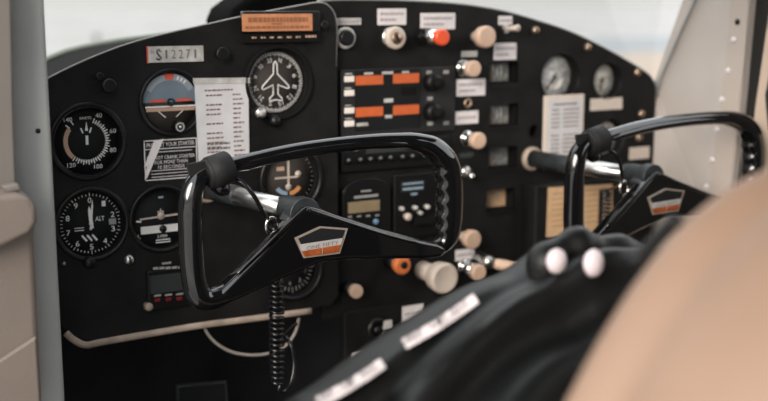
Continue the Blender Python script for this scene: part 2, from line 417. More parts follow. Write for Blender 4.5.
# ------------------------------------------------------------------ rectangular engine gauges in a column
for (x0, y0, x1, y1, lab, fm, ww) in ((490, 62, 518, 83, 'topmost small square gauge in the column of four', 'squaredial', 1),
                                   (490, 104, 518, 126, 'second square gauge down the column, beside the lower paper labels', 'squaredial', 1),
                                   (489, 147, 517, 168, 'third square gauge down the column, left of the right yoke shaft', 'squaredial', .6),
                                   (487, 189, 515, 210, 'lowest square gauge in the column, with tan face', 'tan_paper', .5)):
    X0, X1, Z0, Z1 = rect(x0, y0, x1, y1, YM)
    t = thing('engine_gauge', lab, 'gauge', ((X0+X1)/2, YM, Z0), 'square engine gauges in a column')
    holesM.append([(X0, Z0), (X1, Z0), (X1, Z1), (X0, Z1)])
    d = .022; e = .0015
    mb = MB()
    mb.box(X0-e, X0, YM+.001, YM+d+.01, Z0-e, Z1+e); mb.box(X1, X1+e, YM+.001, YM+d+.01, Z0-e, Z1+e)
    mb.box(X0-e, X1+e, YM+.001, YM+d+.01, Z1, Z1+e); mb.box(X0-e, X1+e, YM+.001, YM+d+.01, Z0-e, Z0)
    mb.box(X0-e, X1+e, YM+d+.008, YM+d+.01, Z0-e, Z1+e)
    obj('case', mb, 'matte', t)
    h = Z1-Z0
    obj('dial', MB().box(X0+.001, X1-.001, YM+d, YM+d+.002, Z0+.001, Z1-.001), fm, t)
    mb = MB()
    for k in range(5): mb.box(X0+.006+k*.0068, X0+.0078+k*.0068, YM+d-.0006, YM+d-.0002, Z0+h*.3, Z0+h*(.72 if k % 2 else .85))
    obj('dial_markings', mb, 'mark' if ww == 1 else 'dimmark', t)
    obj('needle', MB().box((X0+X1)/2-.006, (X0+X1)/2-.004, YM+d-.002, YM+d-.0012, Z0+.001, Z0+h*.55), 'tanmark', t)
    mb = MB(); mb.box(X0, X1, YM-.0012, YM+.0005, Z0-.006, Z0-.0015)
    obj('lower_lip', mb, 'black', t)

# ------------------------------------------------------------------ labels and cards
def plate(name, label, x0, y0, x1, y1, Y, m='tape', rows=2, ink='pale_ink', cat='label', group=None, tilt=0.0, cover=.8, row_h=None):
    X0, X1, Z0, Z1 = rect(x0, y0, x1, y1, Y); w, h = X1-X0, Z1-Z0
    t = thing(name, label, cat, ((X0+X1)/2, Y, Z0), group)
    obj('plate', MB().box(X0, X1, Y-.0012, Y-.0001, Z0, Z1), m, t, bevel=.0006)
    if rows:
        mb = MB()
        for r in range(rows):
            zc = Z1-h*(r+.9)/(rows+.8); x = X0+w*.1; xe = X0+w*(.1+cover*(1 if r == 0 else .7))
            while x < xe:
                l = random.uniform(.002, .005); l = min(l, xe-x)
                mb.box(x, x+l, Y-.0015, Y-.0011, zc-min(.0016, h*.12), zc+min(.0016, h*.12)); x += l+.0014
        obj('lettering', mb, ink, t)
    return t
G = 'small printed labels on the main panel'
plate('panel_label', 'narrow strip label above the black knob beside the raised panel', 336, 18, 361, 25, YM, 'plate', 1, group=G)
plate('panel_label', 'white label with two text lines above the key lock', 377, 8.5, 406, 25, YM, group=G)
plate('panel_label', 'white label above the red knob', 420, 13, 455, 29.5, YM, group=G)
plate('panel_label', 'tiny label above the ivory toggle switch', 498, 16, 512, 25, YM, 'tape', 1, group=G)
plate('panel_label', 'square label just below the ivory toggle switch', 493.5, 43, 516, 60, YM, group=G)
plate('panel_label', 'wide label between the upper ivory knob and the bronze jack', 456, 79, 485, 96, YM, group=G)
plate('panel_label', 'label just below the bronze jack', 455, 111, 478, 124, YM, 'tape', 1, group=G)
plate('panel_label', 'blank cream strip label under the small pale gauge', 590, 98, 622, 110, YM, 'cream_paper', 0, group=G)
plate('panel_label', 'cream label at the lower right corner of the panel', 629, 147, 649, 159, YM, 'cream_paper', 0, group=G)
plate('panel_label', 'label below the ivory knob right of the left yoke', 455, 249, 474, 260, YM, 'tape', 1, group=G)
plate('panel_label', 'white label on the lower edge below the big ivory knob', 402, 305, 423, 321, YM-.004, 'tape', 1, group=G)
plate('panel_label', 'small white label low beside the black jacket', 352, 352, 366, 366, YM-.004, 'tape', 1, group=G)
plate('panel_label', 'tiny grey label above the upper ivory knob of the column', 461, 51, 477, 57, YM, 'plate', 0, group=G)
plate('panel_label', 'faint grey label above the silver toggle', 459, 153, 473, 158, YM, 'lcd_dark', 0, group=G)

# registration plate
X0, X1, Z0, Z1 = rect(147, 46, 203, 62, YL)
t = thing('registration_plate', 'grey metal plate with dark digits above the artificial horizon', 'plate', ((X0+X1)/2, YL, Z0))
obj('plate', MB().box(X0, X1, YL-.0016, YL-.0001, Z0, Z1), 'plate', t)
obj('red_edge', MB().box(X0-.0006, X0+.0010, YL-.0018, YL, Z0-.0006, Z1+.0004), 'redpl', t)
mb = MB(); w = X1-X0; h = Z1-Z0
mb.text('S', X0+w*.19, (Z0+Z1)/2, YL-.002, w*.085, h*.72); mb.text('S', X0+w*.20, (Z0+Z1)/2-.001, YL-.002, w*.11, h*.62)
for k, s in enumerate('12271'): mb.text(s, X0+w*(.33+.13*k), (Z0+Z1)/2, YL-.002, w*(.075 if s != '1' else .035), h*.55)
mb.text('N', X0+w*.09, Z0+h*.68, YL-.002, w*.05, h*.28)
obj('digits', mb, 'dark_ink', t)
# blue sticker traces under the plate are part of the panel paint

# starter placard with a strip of tape
X0, X1, Z0, Z1 = rect(144, 139, 197, 179, YL); w = X1-X0; h = Z1-Z0
t = thing('starter_placard', 'black warning placard with pale lettering about the starter', 'placard', ((X0+X1)/2, YL, Z0))
obj('plate', MB().box(X0, X1, YL-.001, YL-.0001, Z0, Z1), 'dial', t)
mb = MB(); e = .0012; y = YL-.0014
for a, b, c, d in ((X0, X1, Z1-e, Z1), (X0, X1, Z0, Z0+e), (X0, X0+e, Z0, Z1), (X1-e, X1, Z0, Z1), (X0, X1, Z1-h*.235, Z1-h*.215)): mb.box(a, b, y, YL-.0006, c, d)
mb.text('PROTECT YOUR STARTER', (X0+X1)/2, Z1-h*.12, y, w*.90, h*.10)
mb.text('DO NOT CRANK STARTER', (X0+X1)/2, Z1-h*.44, y, w*.90, h*.085)
mb.text('FOR MORE THAN', (X0+X1)/2, Z1-h*.56, y, w*.62, h*.085)
mb.text('10 SECONDS', (X0+X1)/2, Z1-h*.68, y, w*.50, h*.085)
for k in range(3): mb.box(X0+w*.12, X1-w*.12, y, YL-.0008, Z0+h*(.07+.08*k), Z0+h*(.085+.08*k))
mb.box(X0+w*.2, X1-w*.1, y, YL-.0008, Z1-h*.31, Z1-h*.295)
obj('lettering', mb, 'tape', t)
tp = [at(*p, YL) for p in ((153.5, 141), (163, 138.5), (146.5, 178), (144, 179), (146.5, 166), (143.5, 167))]
mb = MB().prism([(p.x, p.z) for p in tp], YL-.0024, YL-.0016)
tag(obj('tape_strip', mb, 'tape'), 'torn strip of white tape stuck slanting over the starter placard', 'tape')

# paper card in clear sleeve
q = [at(*p, YL-.002) for p in ((194, 80), (248, 79), (249, 170), (199, 174))]
t = thing('paper_card', 'white typed checklist card in a sleeve left of heading dial', 'card', (q[0].x+.025, YL, q[3].z))
obj('sheet', MB().prism([(p.x, p.z) for p in q], YL-.0032, YL-.0022), 'paper', t)
s_ = [at(*p, YL-.002) for p in ((192.5, 78), (249, 77.5), (249.3, 83), (193, 84))]
obj('sleeve_edge', MB().prism([(p.x, p.z) for p in s_], YL-.0040, YL-.0033), 'plate', t)
x0 = q[0].x; w = q[1].x-q[0].x; z1 = q[0].z; mb = MB(); y = YL-.0036
def words(mb, xa, xb, z, hh, y):
    x = xa
    while x < xb:
        l = min(random.uniform(.0025, .006), xb-x); mb.box(x, x+l, y, y+.0005, z-hh, z+hh); x += l+.0012
words(mb, x0+w*.18, x0+w*.70, z1-.013, .0009, y)
for k, (l) in enumerate((.38, .0, .36, .33, .34, .0, .38, .0, .36, .38, .40, .34, .30, .30)):
    zz = z1-.019-k*.0057
    if l: words(mb, x0+w*.20, x0+w*(.20+l*(.8)), zz, .0009, y)
    words(mb, x0+w*.70, x0+w*(.70+random.uniform(.12, .22)), zz, .0009, y)
obj('lettering', mb, 'ink', t)
mb = MB()
for k in (10, 11): words(mb, x0+w*.20, x0+w*.62, z1-.0205-k*.0057, .0012, y-.0002)
obj('bold_lettering', mb, 'dark_ink', t)

# framed card on the right
X0, X1, Z0, Z1 = rect(544, 95, 583, 168, YM-.004)
t = thing('framed_card', 'cream card with faint columns of text below the larger right gauge', 'card', ((X0+X1)/2, YM, Z0))
obj('frame', MB().box(X0, X1, YM-.005, YM-.0002, Z0, Z1), 'cream_paper', t, bevel=.001)
obj('sheet', MB().box(X0+.006, X1-.005, YM-.0056, YM-.005, Z0+.002, Z1-.006), 'paper', t)
mb = MB()
words(mb, X0+.016, X1-.014, Z1-.013, .0012, YM-.006)
for k in range(12):
    if k in (5,): continue
    zz = Z1-.021-k*.0062
    words(mb, X0+.012, X0+.026, zz, .0009, YM-.006); words(mb, X0+.034, X1-.010, zz, .0009, YM-.006)
obj('lettering', mb, 'ink', t)

# ------------------------------------------------------------------ avionics
def bx(mb, x0, y0, x1, y1, Y, d): X0, X1, Z0, Z1 = rect(x0, y0, x1, y1, Y); return mb.box(X0, X1, Y-d, Y, Z0, Z1)
# display at top of the raised panel
X0, X1, Z0, Z1 = rect(240, 11, 317, 42, YL)
t = thing('amber_display_unit', 'wide amber display with a row of tiny captions at the panel top', 'avionics', ((X0+X1)/2, YL, Z0))
mb = MB().box(X0, X1, YL-.010, YL, Z0+.011, Z1); obj('housing', mb, 'black', t, bevel=.002)
obj('caption_strip', MB().box(X0+.001, X1-.001, YL-.008, YL, Z0, Z0+.0105), 'matte', t)
Y = YL-.0105
mb = MB(); bx(mb, 242, 13.8, 312, 31, Y, .0012); obj('amber_screen', mb, 'amber', t)
mb = MB(); A0, A1, B0, B1 = rect(242, 13.8, 312, 31, Y-.0012)
words(mb, A0+.008, A1-.006, B0+(B1-B0)*.66, .0028, Y-.0016)
words(mb, A0+.004, A1-.004, B0+(B1-B0)*.22, .0016, Y-.0016)
mb.box((A0+A1)/2-.008, (A0+A1)/2+.006, Y-.0016, Y-.0012, B0+(B1-B0)*.38, B0+(B1-B0)*.46)
obj('screen_characters', mb, 'amber_dark', t)
mb = MB()
for k, xx in enumerate((249, 258, 267, 275, 284, 293)):
    words(mb, at(xx, 37, YL).x, at(xx+4.5, 37, YL).x, Z0+.006, .0010, YL-.0086)
words(mb, at(302.5, 37, YL).x, at(313, 37, YL).x, Z0+.0065, .0014, YL-.0086)
obj('lettering', mb, 'tanmark', t)

# navigation and communication radio
X0, X1, Z0, Z1 = rect(339, 68, 453, 134, YM)
t = thing('navigation_radio', 'large radio with four orange displays and white buttons', 'avionics', ((X0+X1)/2, YM, Z0))
obj('faceplate', MB().box(X0, X1, YM-.006, YM+.05, Z0, Z1), 'radio_face', t, bevel=.0015)
Y = YM-.006
mb = MB(); bx(mb, 355, 69.5, 419.5, 129, Y, .0012); obj('screen', mb, 'screen', t)
for i, r in enumerate(((355.5, 75.5, 383, 84.8), (393, 73.5, 419, 83), (355.5, 107, 383, 116.5), (393, 105, 419, 114.5))):
    mb = MB(); bx(mb, *r, Y-.0013, .0006); obj('orange_display', mb, 'orange_led', t)
for yy in (79, 93, 110.5, 123.5):
    mb = MB(); bx(mb, 344, yy-3, 353.5, yy+3, Y, .003); obj('button', mb, 'btn', t, bevel=.0008)
mb = MB()
for r in ((364, 72.5, 373, 74.5), (382, 71.5, 393, 74), (402, 71, 409, 73), (384, 98.5, 393, 102.5), (385, 115, 392, 118), (356.5, 122.8, 368, 126)): bx(mb, *r, Y-.0013, .0005)
for r in ((345, 73.2, 352, 74.4), (345, 87.5, 351, 88.6), (345, 105, 351, 106), (345, 118, 352, 119)): bx(mb, *r, Y, .0005)
obj('lettering', mb, 'plate', t)
mb = MB(); bx(mb, 401, 87, 416, 95, Y-.0013, .0005); obj('dark_logo_patch', mb, 'matte', t)
for (kx, ky) in ((438, 83), (438, 113)):
    c = at(kx, ky, Y-.018)
    k = obj('tuning_knob', MB().lathe(c.x, c.z, [(0, -.014), (.0105, -.014), (.0118, -.012), (.0125, 0)], 28, y=Y), 'black', t)
    obj('inner_knob', MB().lathe(c.x, c.z, [(0, -.026), (.0062, -.026), (.007, -.024), (.007, -.014)], 24, y=Y), 'matte', k)
for (kx, ky) in ((429, 72.5), (446, 72), (430, 98.5), (430, 123.5), (446, 123)):
    mb = MB(); bx(mb, kx-2.6, ky-1.8, kx+2.6, ky+1.8, Y, .0008); obj('caption_mark', mb, 'dimmark', t)

# audio panel
X0, X1, Z0, Z1 = rect(340, 139, 447, 168, YM)
t = thing('audio_panel', 'narrow black unit with a row of eight small buttons under the big radio', 'avionics', ((X0+X1)/2, YM, Z0))
obj('faceplate', MB().box(X0, X1, YM-.006, YM+.05, Z0, Z1), 'black', t, bevel=.0015)
Y = YM-.006
mb = MB(); bx(mb, 366, 146, 412, 152, Y, .0008); obj('display', mb, 'lcd_dark', t)
for k, xx in enumerate((349, 361, 371, 381, 391, 403, 413, 425)):
    c = at(xx, 161-k*.75, Y-.005)
    mb = MB().lathe(c.x, c.z, [(0, -.006), (.0032, -.006), (.0042, -.004), (.0045, 0)], 16, y=Y); b = obj('button', mb, 'black', t)
    obj('button_cap', MB().lathe(c.x-.0005, c.z+.001, [(0, -.0068), (.0020, -.0064), (.0022, -.0058)], 12, y=Y), 'gwire', b)
mb = MB(); bx(mb, 344, 148, 349, 151, Y, .0008); bx(mb, 353, 147.5, 358, 150.5, Y, .0008); obj('caption_mark', mb, 'dimmark', t)

# lower stack: timer-like unit with amber screen, and knob unit
X0, X1, Z0, Z1 = rect(340, 176, 388, 232, YM)
t = thing('clock_unit', 'black unit with arched top and small amber-grey screen', 'avionics', ((X0+X1)/2, YM, Z0))
w = X1-X0; pts = [(X0, Z0), (X1, Z0), (X1, Z0+(Z1-Z0)*.72)]+[((X0+X1)/2+w/2*math.cos(a), Z0+(Z1-Z0)*.72+(Z1-Z0)*.26*math.sin(a)) for a in [PI*k/14 for k in range(1, 14)]]+[(X0, Z0+(Z1-Z0)*.72)]
obj('housing', MB().prism(pts, YM-.008, YM), 'black', t, bevel=.0015)
Y = YM-.008
mb = MB(); bx(mb, 348, 201, 379.5, 212, Y, .001); obj('screen', mb, 'lcd', t)
mb = MB(); bx(mb, 354, 195, 378, 197.5, Y, .0006); bx(mb, 361, 190, 371, 191.8, Y, .0006)
for k in range(4): bx(mb, 348+k*9, 216-k*.5, 352+k*9, 217.5-k*.5, Y, .0006)
obj('lettering', mb, 'dimmark', t)
c = at(376.5, 222, Y-.003)
obj('blue_button', MB().lathe(c.x, c.z, [(0, -.004), (.003, -.004), (.004, -.002), (.004, 0)], 16, y=Y), 'blue', t)
c = at(351, 222, Y-.003)
obj('round_button', MB().lathe(c.x, c.z, [(0, -.004), (.003, -.004), (.004, -.002), (.004, 0)], 16, y=Y), 'gwire', t)

X0, X1, Z0, Z1 = rect(392, 172, 447, 236, YM)
t = thing('transponder', 'black unit with small grey readout and one ivory knob', 'avionics', ((X0+X1)/2, YM, Z0))
obj('faceplate', MB().box(X0, X1, YM-.006, YM+.05, Z0, Z1), 'black', t, bevel=.002)
Y = YM-.006
mb = MB(); bx(mb, 401, 181, 424, 191, Y, .001); obj('readout', mb, 'lcd_dark', t)
mb = MB(); bx(mb, 403, 182.5, 423, 184, Y-.001, .0005); bx(mb, 403, 187.5, 423, 189.5, Y-.001, .0005); bx(mb, 411, 193, 417, 195, Y, .0005)
obj('readout_lines', mb, 'bluemark', t)
for i, (kx, ky, r, m) in enumerate(((402.5, 209, .0032, 'plate'), (416, 208, .0032, 'plate'), (428, 207, .0032, 'plate'), (421, 213, .003, 'plate'), (408.5, 217, .0052, 'ivory'))):
    c = at(kx, ky, Y-.006)
    obj('knob' if r > .004 else 'button', MB().lathe(c.x, c.z, [(0, -.008), (r*.85, -.008), (r, -.006), (r, 0)], 16, y=Y), m, t)
mb = MB(); bx(mb, 413, 216, 434, 224, Y, .006); obj('key_block', mb, 'matte', t, bevel=.001)

# digital timer bottom left
X0, X1, Z0, Z1 = rect(146, 268, 188, 308, YL)
t = thing('digital_timer', 'dark digital timer with three red keys at the lower left', 'avionics', ((X0+X1)/2, YL, Z0))
obj('housing', MB().box(X0, X1, YL-.006, YL, Z0, Z1), 'black', t, bevel=.002)
Y = YL-.006
mb = MB(); bx(mb, 150, 274, 184, 292, Y, .001); obj('screen', mb, 'lcd_dark', t)
mb = MB(); bx(mb, 162, 262, 171, 264, YL, .0006)
for k in range(5): bx(mb, 153+k*6.3, 267.2-k*.3, 158+k*6.3, 269.5-k*.3, YL-.0062, .0006)
for k, xx in enumerate((154, 165, 176)): bx(mb, xx, 294.5-k*.7, xx+7, 296.3-k*.7, Y, .0006)
obj('lettering', mb, 'dimmark', t)
for k, xx in enumerate((157, 168, 179)):
    mb = MB(); bx(mb, xx-2.6, 298.2-k*.7, xx+2.6, 301.4-k*.7, Y, .003); obj('red_key', mb, 'redbtn', t, bevel=.0006)
c = at(149, 307, YL-.008)
obj('corner_knob', MB().lathe(c.x, c.z, [(0, -.010), (.004, -.010), (.005, -.008), (.005, 0)], 16, y=YL), 'stripcream', t)

# ------------------------------------------------------------------ knobs and switches
def knob(name, label, px, py, r, L, Y, m, stem='silver', sr=.55, cat='knob', group=None, collar=None, concave=False, rim=None):
    c = at(px, py, Y-L)
    t = thing(name, label, cat, (c.x, Y, c.z), group)
    hl = min(L*.62, r*1.3)
    prof = [(0, -L+(.0015 if concave else 0)), (r*.72, -L+(.0012 if concave else 0)), (r*.86, -L), (r*.97, -L+r*.12), (r, -L+r*.3), (r*.93, -L+hl*.75), (r*.7, -L+hl), (0, -L+hl)]
    obj('grip', MB().lathe(c.x, c.z, prof, 32, y=Y), m, t)
    obj('stem', MB().lathe(c.x, c.z, [(0, -L+hl-.001), (r*sr, -L+hl-.001), (r*sr, 0), (0, 0)], 24, y=Y), stem, t)
    if collar: obj('collar', MB().lathe(c.x, c.z, [(0, -.006), (r*collar*.9, -.006), (r*collar, -.004), (r*collar, 0), (0, 0)], 24, y=Y), stem if stem != 'black' else 'silver', t)
    if rim: obj('rim', MB().ring(c.x, c.z, [(r*1.02, -L*.6), (r*1.38, -L*.6), (r*1.38, -L*.2), (r*1.02, -L*.2)], 32, y=Y), rim, t)
    return t, c
t, c = knob('dimmer_control', 'black knob with bright ring beside the raised panel corner', 348, 38, .0100, .012, YM, 'black', 'black', rim='plate')
t, c = knob('ignition_lock', 'ivory ignition lock with a dark key slot', 397, 38, .0150, .022, YM, 'ivory', 'silver', .9, cat='lock')
obj('lock_face', MB().lathe(c.x, c.z, [(0, -.0235), (.0075, -.0235), (.0085, -.0220)], 24, y=YM), 'brass', t)
obj('key_slot', MB().tick(c.x, c.z, YM-.0246, -.35, -.0055, .0055, .0032), 'dial', t)
t, c = knob('mixture_knob', 'bright red knob with silver neck below its white label', 443.5, 37.5, .0108, .050, YM, 'red', 'chrome', .9)
obj('nut', MB().lathe(c.x-.0, c.z, [(0, -.009), (.012, -.009), (.013, -.006), (.013, 0)], 6, smooth=False, y=YM), 'black', t)
knob('pull_knob', 'round ivory knob at the top right, left of the toggle switch', 488, 37, .0150, .032, YM, 'peach', 'ivory', .45)
knob('pull_knob', 'ivory knob with silver neck below the round top knob', 475, 69, .0115, .032, YM, 'peach', 'chrome', .75, collar=1.0)
knob('pull_knob', 'ivory knob with silver neck below the bronze jack', 480, 141, .0118, .034, YM, 'peach', 'chrome', .6, collar=1.0)
knob('pull_knob', 'ivory knob just right of the left yoke hand grip', 474, 240, .0135, .030, YM, 'peach', 'ivory', .5)
knob('throttle_knob', 'largest ivory knob, below the left yoke', 446, 279, .0215, .060, YM, 'ivory', 'ivory', .6, concave=True)
knob('carburetor_heat_knob', 'orange knob with black middle, below the left yoke', 403.5, 266, .0125, .036, YM, 'orange', 'black', .8)
knob('pull_knob', 'small ivory knob low on the panel, left of the big one', 357.5, 292, .0095, .032, YM, 'peach', 'black', .9)
knob('pull_knob', 'ivory knob with silver neck right of the largest knob', 480, 273, .0120, .040, YM, 'peach', 'chrome', .8, collar=1.1)
# orange centre detail
c = at(403.5, 266, YM-.036)
tag(obj('knob_cap', MB().lathe(c.x+.001, c.z+.001, [(0, -.0385), (.0045, -.038), (.005, -.0362)], 16, y=YM), 'dial'), 'dark cap in the centre of the orange knob', 'cap')
# bullet shaped lever
a = at(489, 262, YM-.03); b = at(527, 271, YM-.06)
t = thing('flap_lever', 'long bullet-shaped ivory lever lying beside the jacket', 'lever', tuple(a))
d = b-a
obj('handle', MB().tube([a+d*s for s in (.1, .2, .4, .7, .88, .95)], [.005, .0075, .0085, .008, .0055, .003], 16), 'peach', t)
obj('ferrule', MB().tube([a-Vector((0, -.03, 0)), a, a+d*.12], [.010, .010, .008], 16), 'silver', t)
obj('tip', MB().tube([a+d*.94, a+d*1.0, a+d*1.03], [.003, .004, .003], 10), 'brass', t)
# toggle switches
c = at(504, 29, YM)
t = thing('toggle_switch', 'ivory toggle switch between two small labels', 'switch', tuple(c))
obj('nut', MB().lathe(c.x, c.z, [(0, -.006), (.006, -.006), (.007, 0)], 6, smooth=False, y=YM), 'silver', t)
obj('lever', MB().tube([(c.x, YM-.004, c.z), (c.x+.004, YM-.014, c.z+.001), (c.x+.007, YM-.024, c.z+.002)], [.0025, .0035, .0048], 12), 'ivory', t)
c = at(465, 171.5, YM)
t = thing('toggle_switch', 'silver toggle switch right of the left yoke top corner', 'switch', tuple(c))
obj('nut', MB().lathe(c.x, c.z, [(0, -.006), (.0075, -.006), (.0085, 0)], 16, y=YM), 'silver', t)
obj('lever', MB().tube([(c.x, YM-.004, c.z), (c.x, YM-.013, c.z-.003), (c.x, YM-.020, c.z-.006)], [.0028, .0036, .0044], 12), 'chrome', t)
# bronze jack
c = at(467, 103, YM)
t = thing('phone_jack', 'bronze ringed jack between two white labels', 'jack', (c.x, YM, c.z))
obj('ring', MB().ring(c.x, c.z, [(.0035, -.004), (.0062, -.004), (.0070, 0), (.0035, 0)], 24, y=YM), 'brass', t)
obj('socket', MB().lathe(c.x, c.z, [(0, -.0006), (.0035, -.0006), (.0035, 0)], 20, y=YM), 'matte', t)
# plain hole
c = at(534, 131, YM)
holesM.append(circ(c.x, c.z, .0105))
t = tag(obj('grommet', MB().ring(c.x, c.z, [(.0085, -.001), (.0105, -.001), (.0105, .014), (.0085, .014)], 28, y=YM).lathe(c.x, c.z, [(0, .014), (.0105, .014), (.0105, .015), (0, .015)], 28, y=YM), 'matte'), 'plain black hole left of the framed card', 'hole')
# black knobs on the raised panel
for px, py, r, L, lab in ((110, 86, .0085, .012, 'larger black button between airspeed dial and panel edge'), (100.5, 76.5, .0045, .008, 'smaller black button above its larger twin near airspeed dial'),
                          (223.5, 54, .0085, .012, 'black button left of the heading dial'), (325, 25, .0055, .010, 'black screw knob right of the amber display')):
    knob('black_button', lab, px, py, r, L, YL, 'black', 'black', .8, cat='button', group='black buttons on the raised panel')
# screws
def screw(px, py, r, Y, m, lab, L=.004):
    c = at(px, py, Y-L)
    t = thing('panel_screw', lab, 'screw', (c.x, Y, c.z), 'panel screws')
    obj('head', MB().lathe(c.x, c.z, [(0, -L), (r*.7, -L), (r, -L*.4), (r, 0), (0, 0)], 20, y=Y), m, t)
    obj('slot', MB().tick(c.x, c.z, Y-L-.0002, random.uniform(0, 3), -r*.8, r*.8, r*.25), 'dial', t)
screw(130, 260.5, .0065, YL, 'silver', 'bright screw below the altimeter and turn dial', .008)
screw(64.5, 264, .0022, YL, 'silver', 'tiny screw at the left edge below the altimeter')
for px, py, lab in ((537.5, 30.5, 'brass screw on the top curve, nearest the toggle switch'), (590, 47.5, 'brass screw on the curved edge above the small pale gauge'), (639.5, 73, 'brass screw at the right shoulder of the panel'),
                    (643.5, 114, 'brass screw on the right edge above the yoke bar'), (641, 138, 'brass screw just above the corner label')):
    screw(px, py, .0056, YM, 'brass', lab, .008)
# black hose ring under the panel
c = at(377, 330, YM-.02)
mb = MB().tube([(c.x+.012*math.cos(2*PI*k/24), YM-.02, c.z+.014*math.sin(2*PI*k/24)) for k in range(25)], .0042, 10)
t = thing('black_valve', 'black ring handle below the panel edge', 'handle', (c.x, YM-.02, c.z-.018))
obj('ring', mb, 'black', t)
obj('tag_piece', MB().box(c.x+.008, c.x+.020, YM-.026, YM-.022, c.z+.001, c.z+.012), 'plate', t)
obj('stem', MB().lathe(c.x, c.z, [(.005, .016), (.005, -.004), (0, -.004)], 16, y=YM-.02), 'black', t)

# glove box door with tan notice
X0, X1, Z0, Z1 = rect(526, 177, 656, 275, YM)
X1 = 1.205
t = thing('map_box', 'black map box bulging from the panel below the right yoke shaft', 'box', ((X0+X1)/2, YM, Z0))
obj('body', MB().box(X0, X1, YM-.022, YM, Z0, Z1), 'panel', t, bevel=.004)
obj('seam', MB().box(X0-.012, X0-.006, YM-.001, YM, Z0, Z1), 'matte', t)
Y = YM-.022
p = [at(*q, Y) for q in ((548, 187.5), (612, 184), (612, 234), (546, 237))]
t = thing('tan_notice', 'tan printed notice stuck on the map box', 'notice', (p[0].x, Y, p[3].z))
obj('sheet', MB().prism([(v.x, v.z) for v in p], Y-.0012, Y-.0001), 'tan_paper', t)
mb = MB()
for k in range(7): words(mb, p[0].x+.008, p[1].x-.010, p[0].z-.010-k*.008, .0010, Y-.0016)
obj('lettering', mb, 'notice_ink', t)

# ------------------------------------------------------------------ panel plates
def plate_mesh(outline, holes, Y, th):
    cu = bpy.data.curves.new('c', 'CURVE'); cu.dimensions = '2D'; cu.fill_mode = 'BOTH'; cu.extrude = th/2
    for pl in [outline]+holes:
        s = cu.splines.new('POLY'); s.points.add(len(pl)-1); s.use_cyclic_u = True
        for q, (a, b) in zip(s.points, pl): q.co = (a, b, 0, 1)
    o = bpy.data.objects.new('c', cu); C.objects.link(o); bpy.context.view_layer.update()
    me = bpy.data.meshes.new_from_object(o.evaluated_get(bpy.context.evaluated_depsgraph_get()))
    mb = MB(); mb.add([(v.co.x, Y+th/2-v.co.z, v.co.y) for v in me.vertices], [tuple(q.vertices) for q in me.polygons])
    bpy.data.objects.remove(o); bpy.data.curves.remove(cu); bpy.data.meshes.remove(me)
    return mb
topL = [(46, 80), (52, 76.5), (70, 67.5), (90, 58.5), (110, 50.5), (130, 43.5), (155, 36.5), (180, 30.5), (210, 23.8), (240, 17), (270, 11), (300, 5.5), (314, 3), (323, 3), (330, 7), (335, 15), (337, 26)]
tl = [at(*p, YL) for p in topL]; tl = smooth_path(tl, 5)
xr = at(336.5, 60, YL).x; zb = at(190, 326, YL).z
outL = [(v.x, v.z) for v in tl]+[(xr, zb+.012), (xr-.010, zb)]+[(at(105, 341, YL).x, zb), (at(84, 345, YL).x, zb+.001), (at(70, 337, YL).x, zb+.010), (at(60, 320, YL).x, zb+.028), (tl[0].x, zb+.04)]
topM = [(318, 2), (340, .8), (370, .8), (400, 1.3), (440, 3.2), (472, 6.2), (505, 12), (537, 21), (570, 32), (602, 47), (634, 65), (650, 76), (655.5, 86)]
tm = smooth_path([at(*p, YM) for p in topM], 5)
xm = at(655, 130, YM).x; zbm = at(430, 300, YM).z-.004
outM = [(v.x, v.z) for v in tm]+[(xm, zbm), (tm[0].x, zbm)]
t = thing('instrument_panel', 'black instrument panel with raised left section and curved top edge', 'panel', (.75, YM, zbm))
obj('raised_section', plate_mesh(outL, holesL, YL, .004), 'panel', t)
obj('main_section', plate_mesh(outM, holesM, YM, .004), 'panel', t)
bb = MB()
edge = [(v.x, v.z) for v in tl]+[(xr, zb+.012)]
for (a, b), (c_, d_) in zip(edge[:-1], edge[1:]): bb.add([(a, YL+.003, b), (c_, YL+.003, d_), (c_, YM+.001, d_), (a, YM+.001, b)], [(0, 1, 2, 3)])
obj('side_wall', bb, 'matte', t)
obj('edge_trim', MB().tube([v+Vector((0, .001, 0)) for v in tl]+[Vector((xr, YL+.001, at(336.5, 66, YL).z))], .0012, 8), 'rim', t)
obj('top_trim', MB().tube([v+Vector((0, .002, .001)) for v in tm], .0016, 8), 'rim', t)
q = [at(x, y_, YL-.003) for x, y_ in ((66, 333), (74, 340), (86, 345), (105, 341.5), (190, 327), (250, 319), (311, 311))]
q = [Vector((v.x, YL-.003, max(v.z, zb-.004) if i > 2 else v.z)) for i, v in enumerate(q)]
obj('lower_strip', MB().tube(smooth_path(q, 5), .0042, 10, flat=.6), 'stripcream', t)
# lower subpanel
zs = at(400, 304, YM-.004).z
obj('lower_section', MB().box(at(343, 320, YM).x, xm, YM-.004, YM+.010, zs-.10, zs), 'panel', t, bevel=.002)
# right yoke bearing boss
YY = 1.080                                    # plane of the yokes
hubL = at(304, 214, YY-.0); DX = .505
_e = at(531, 158.5, YM); SHX, SHZ = _e.x-DX-hubL.x, _e.z-hubL.z      # the shafts run slightly outboard to the panel

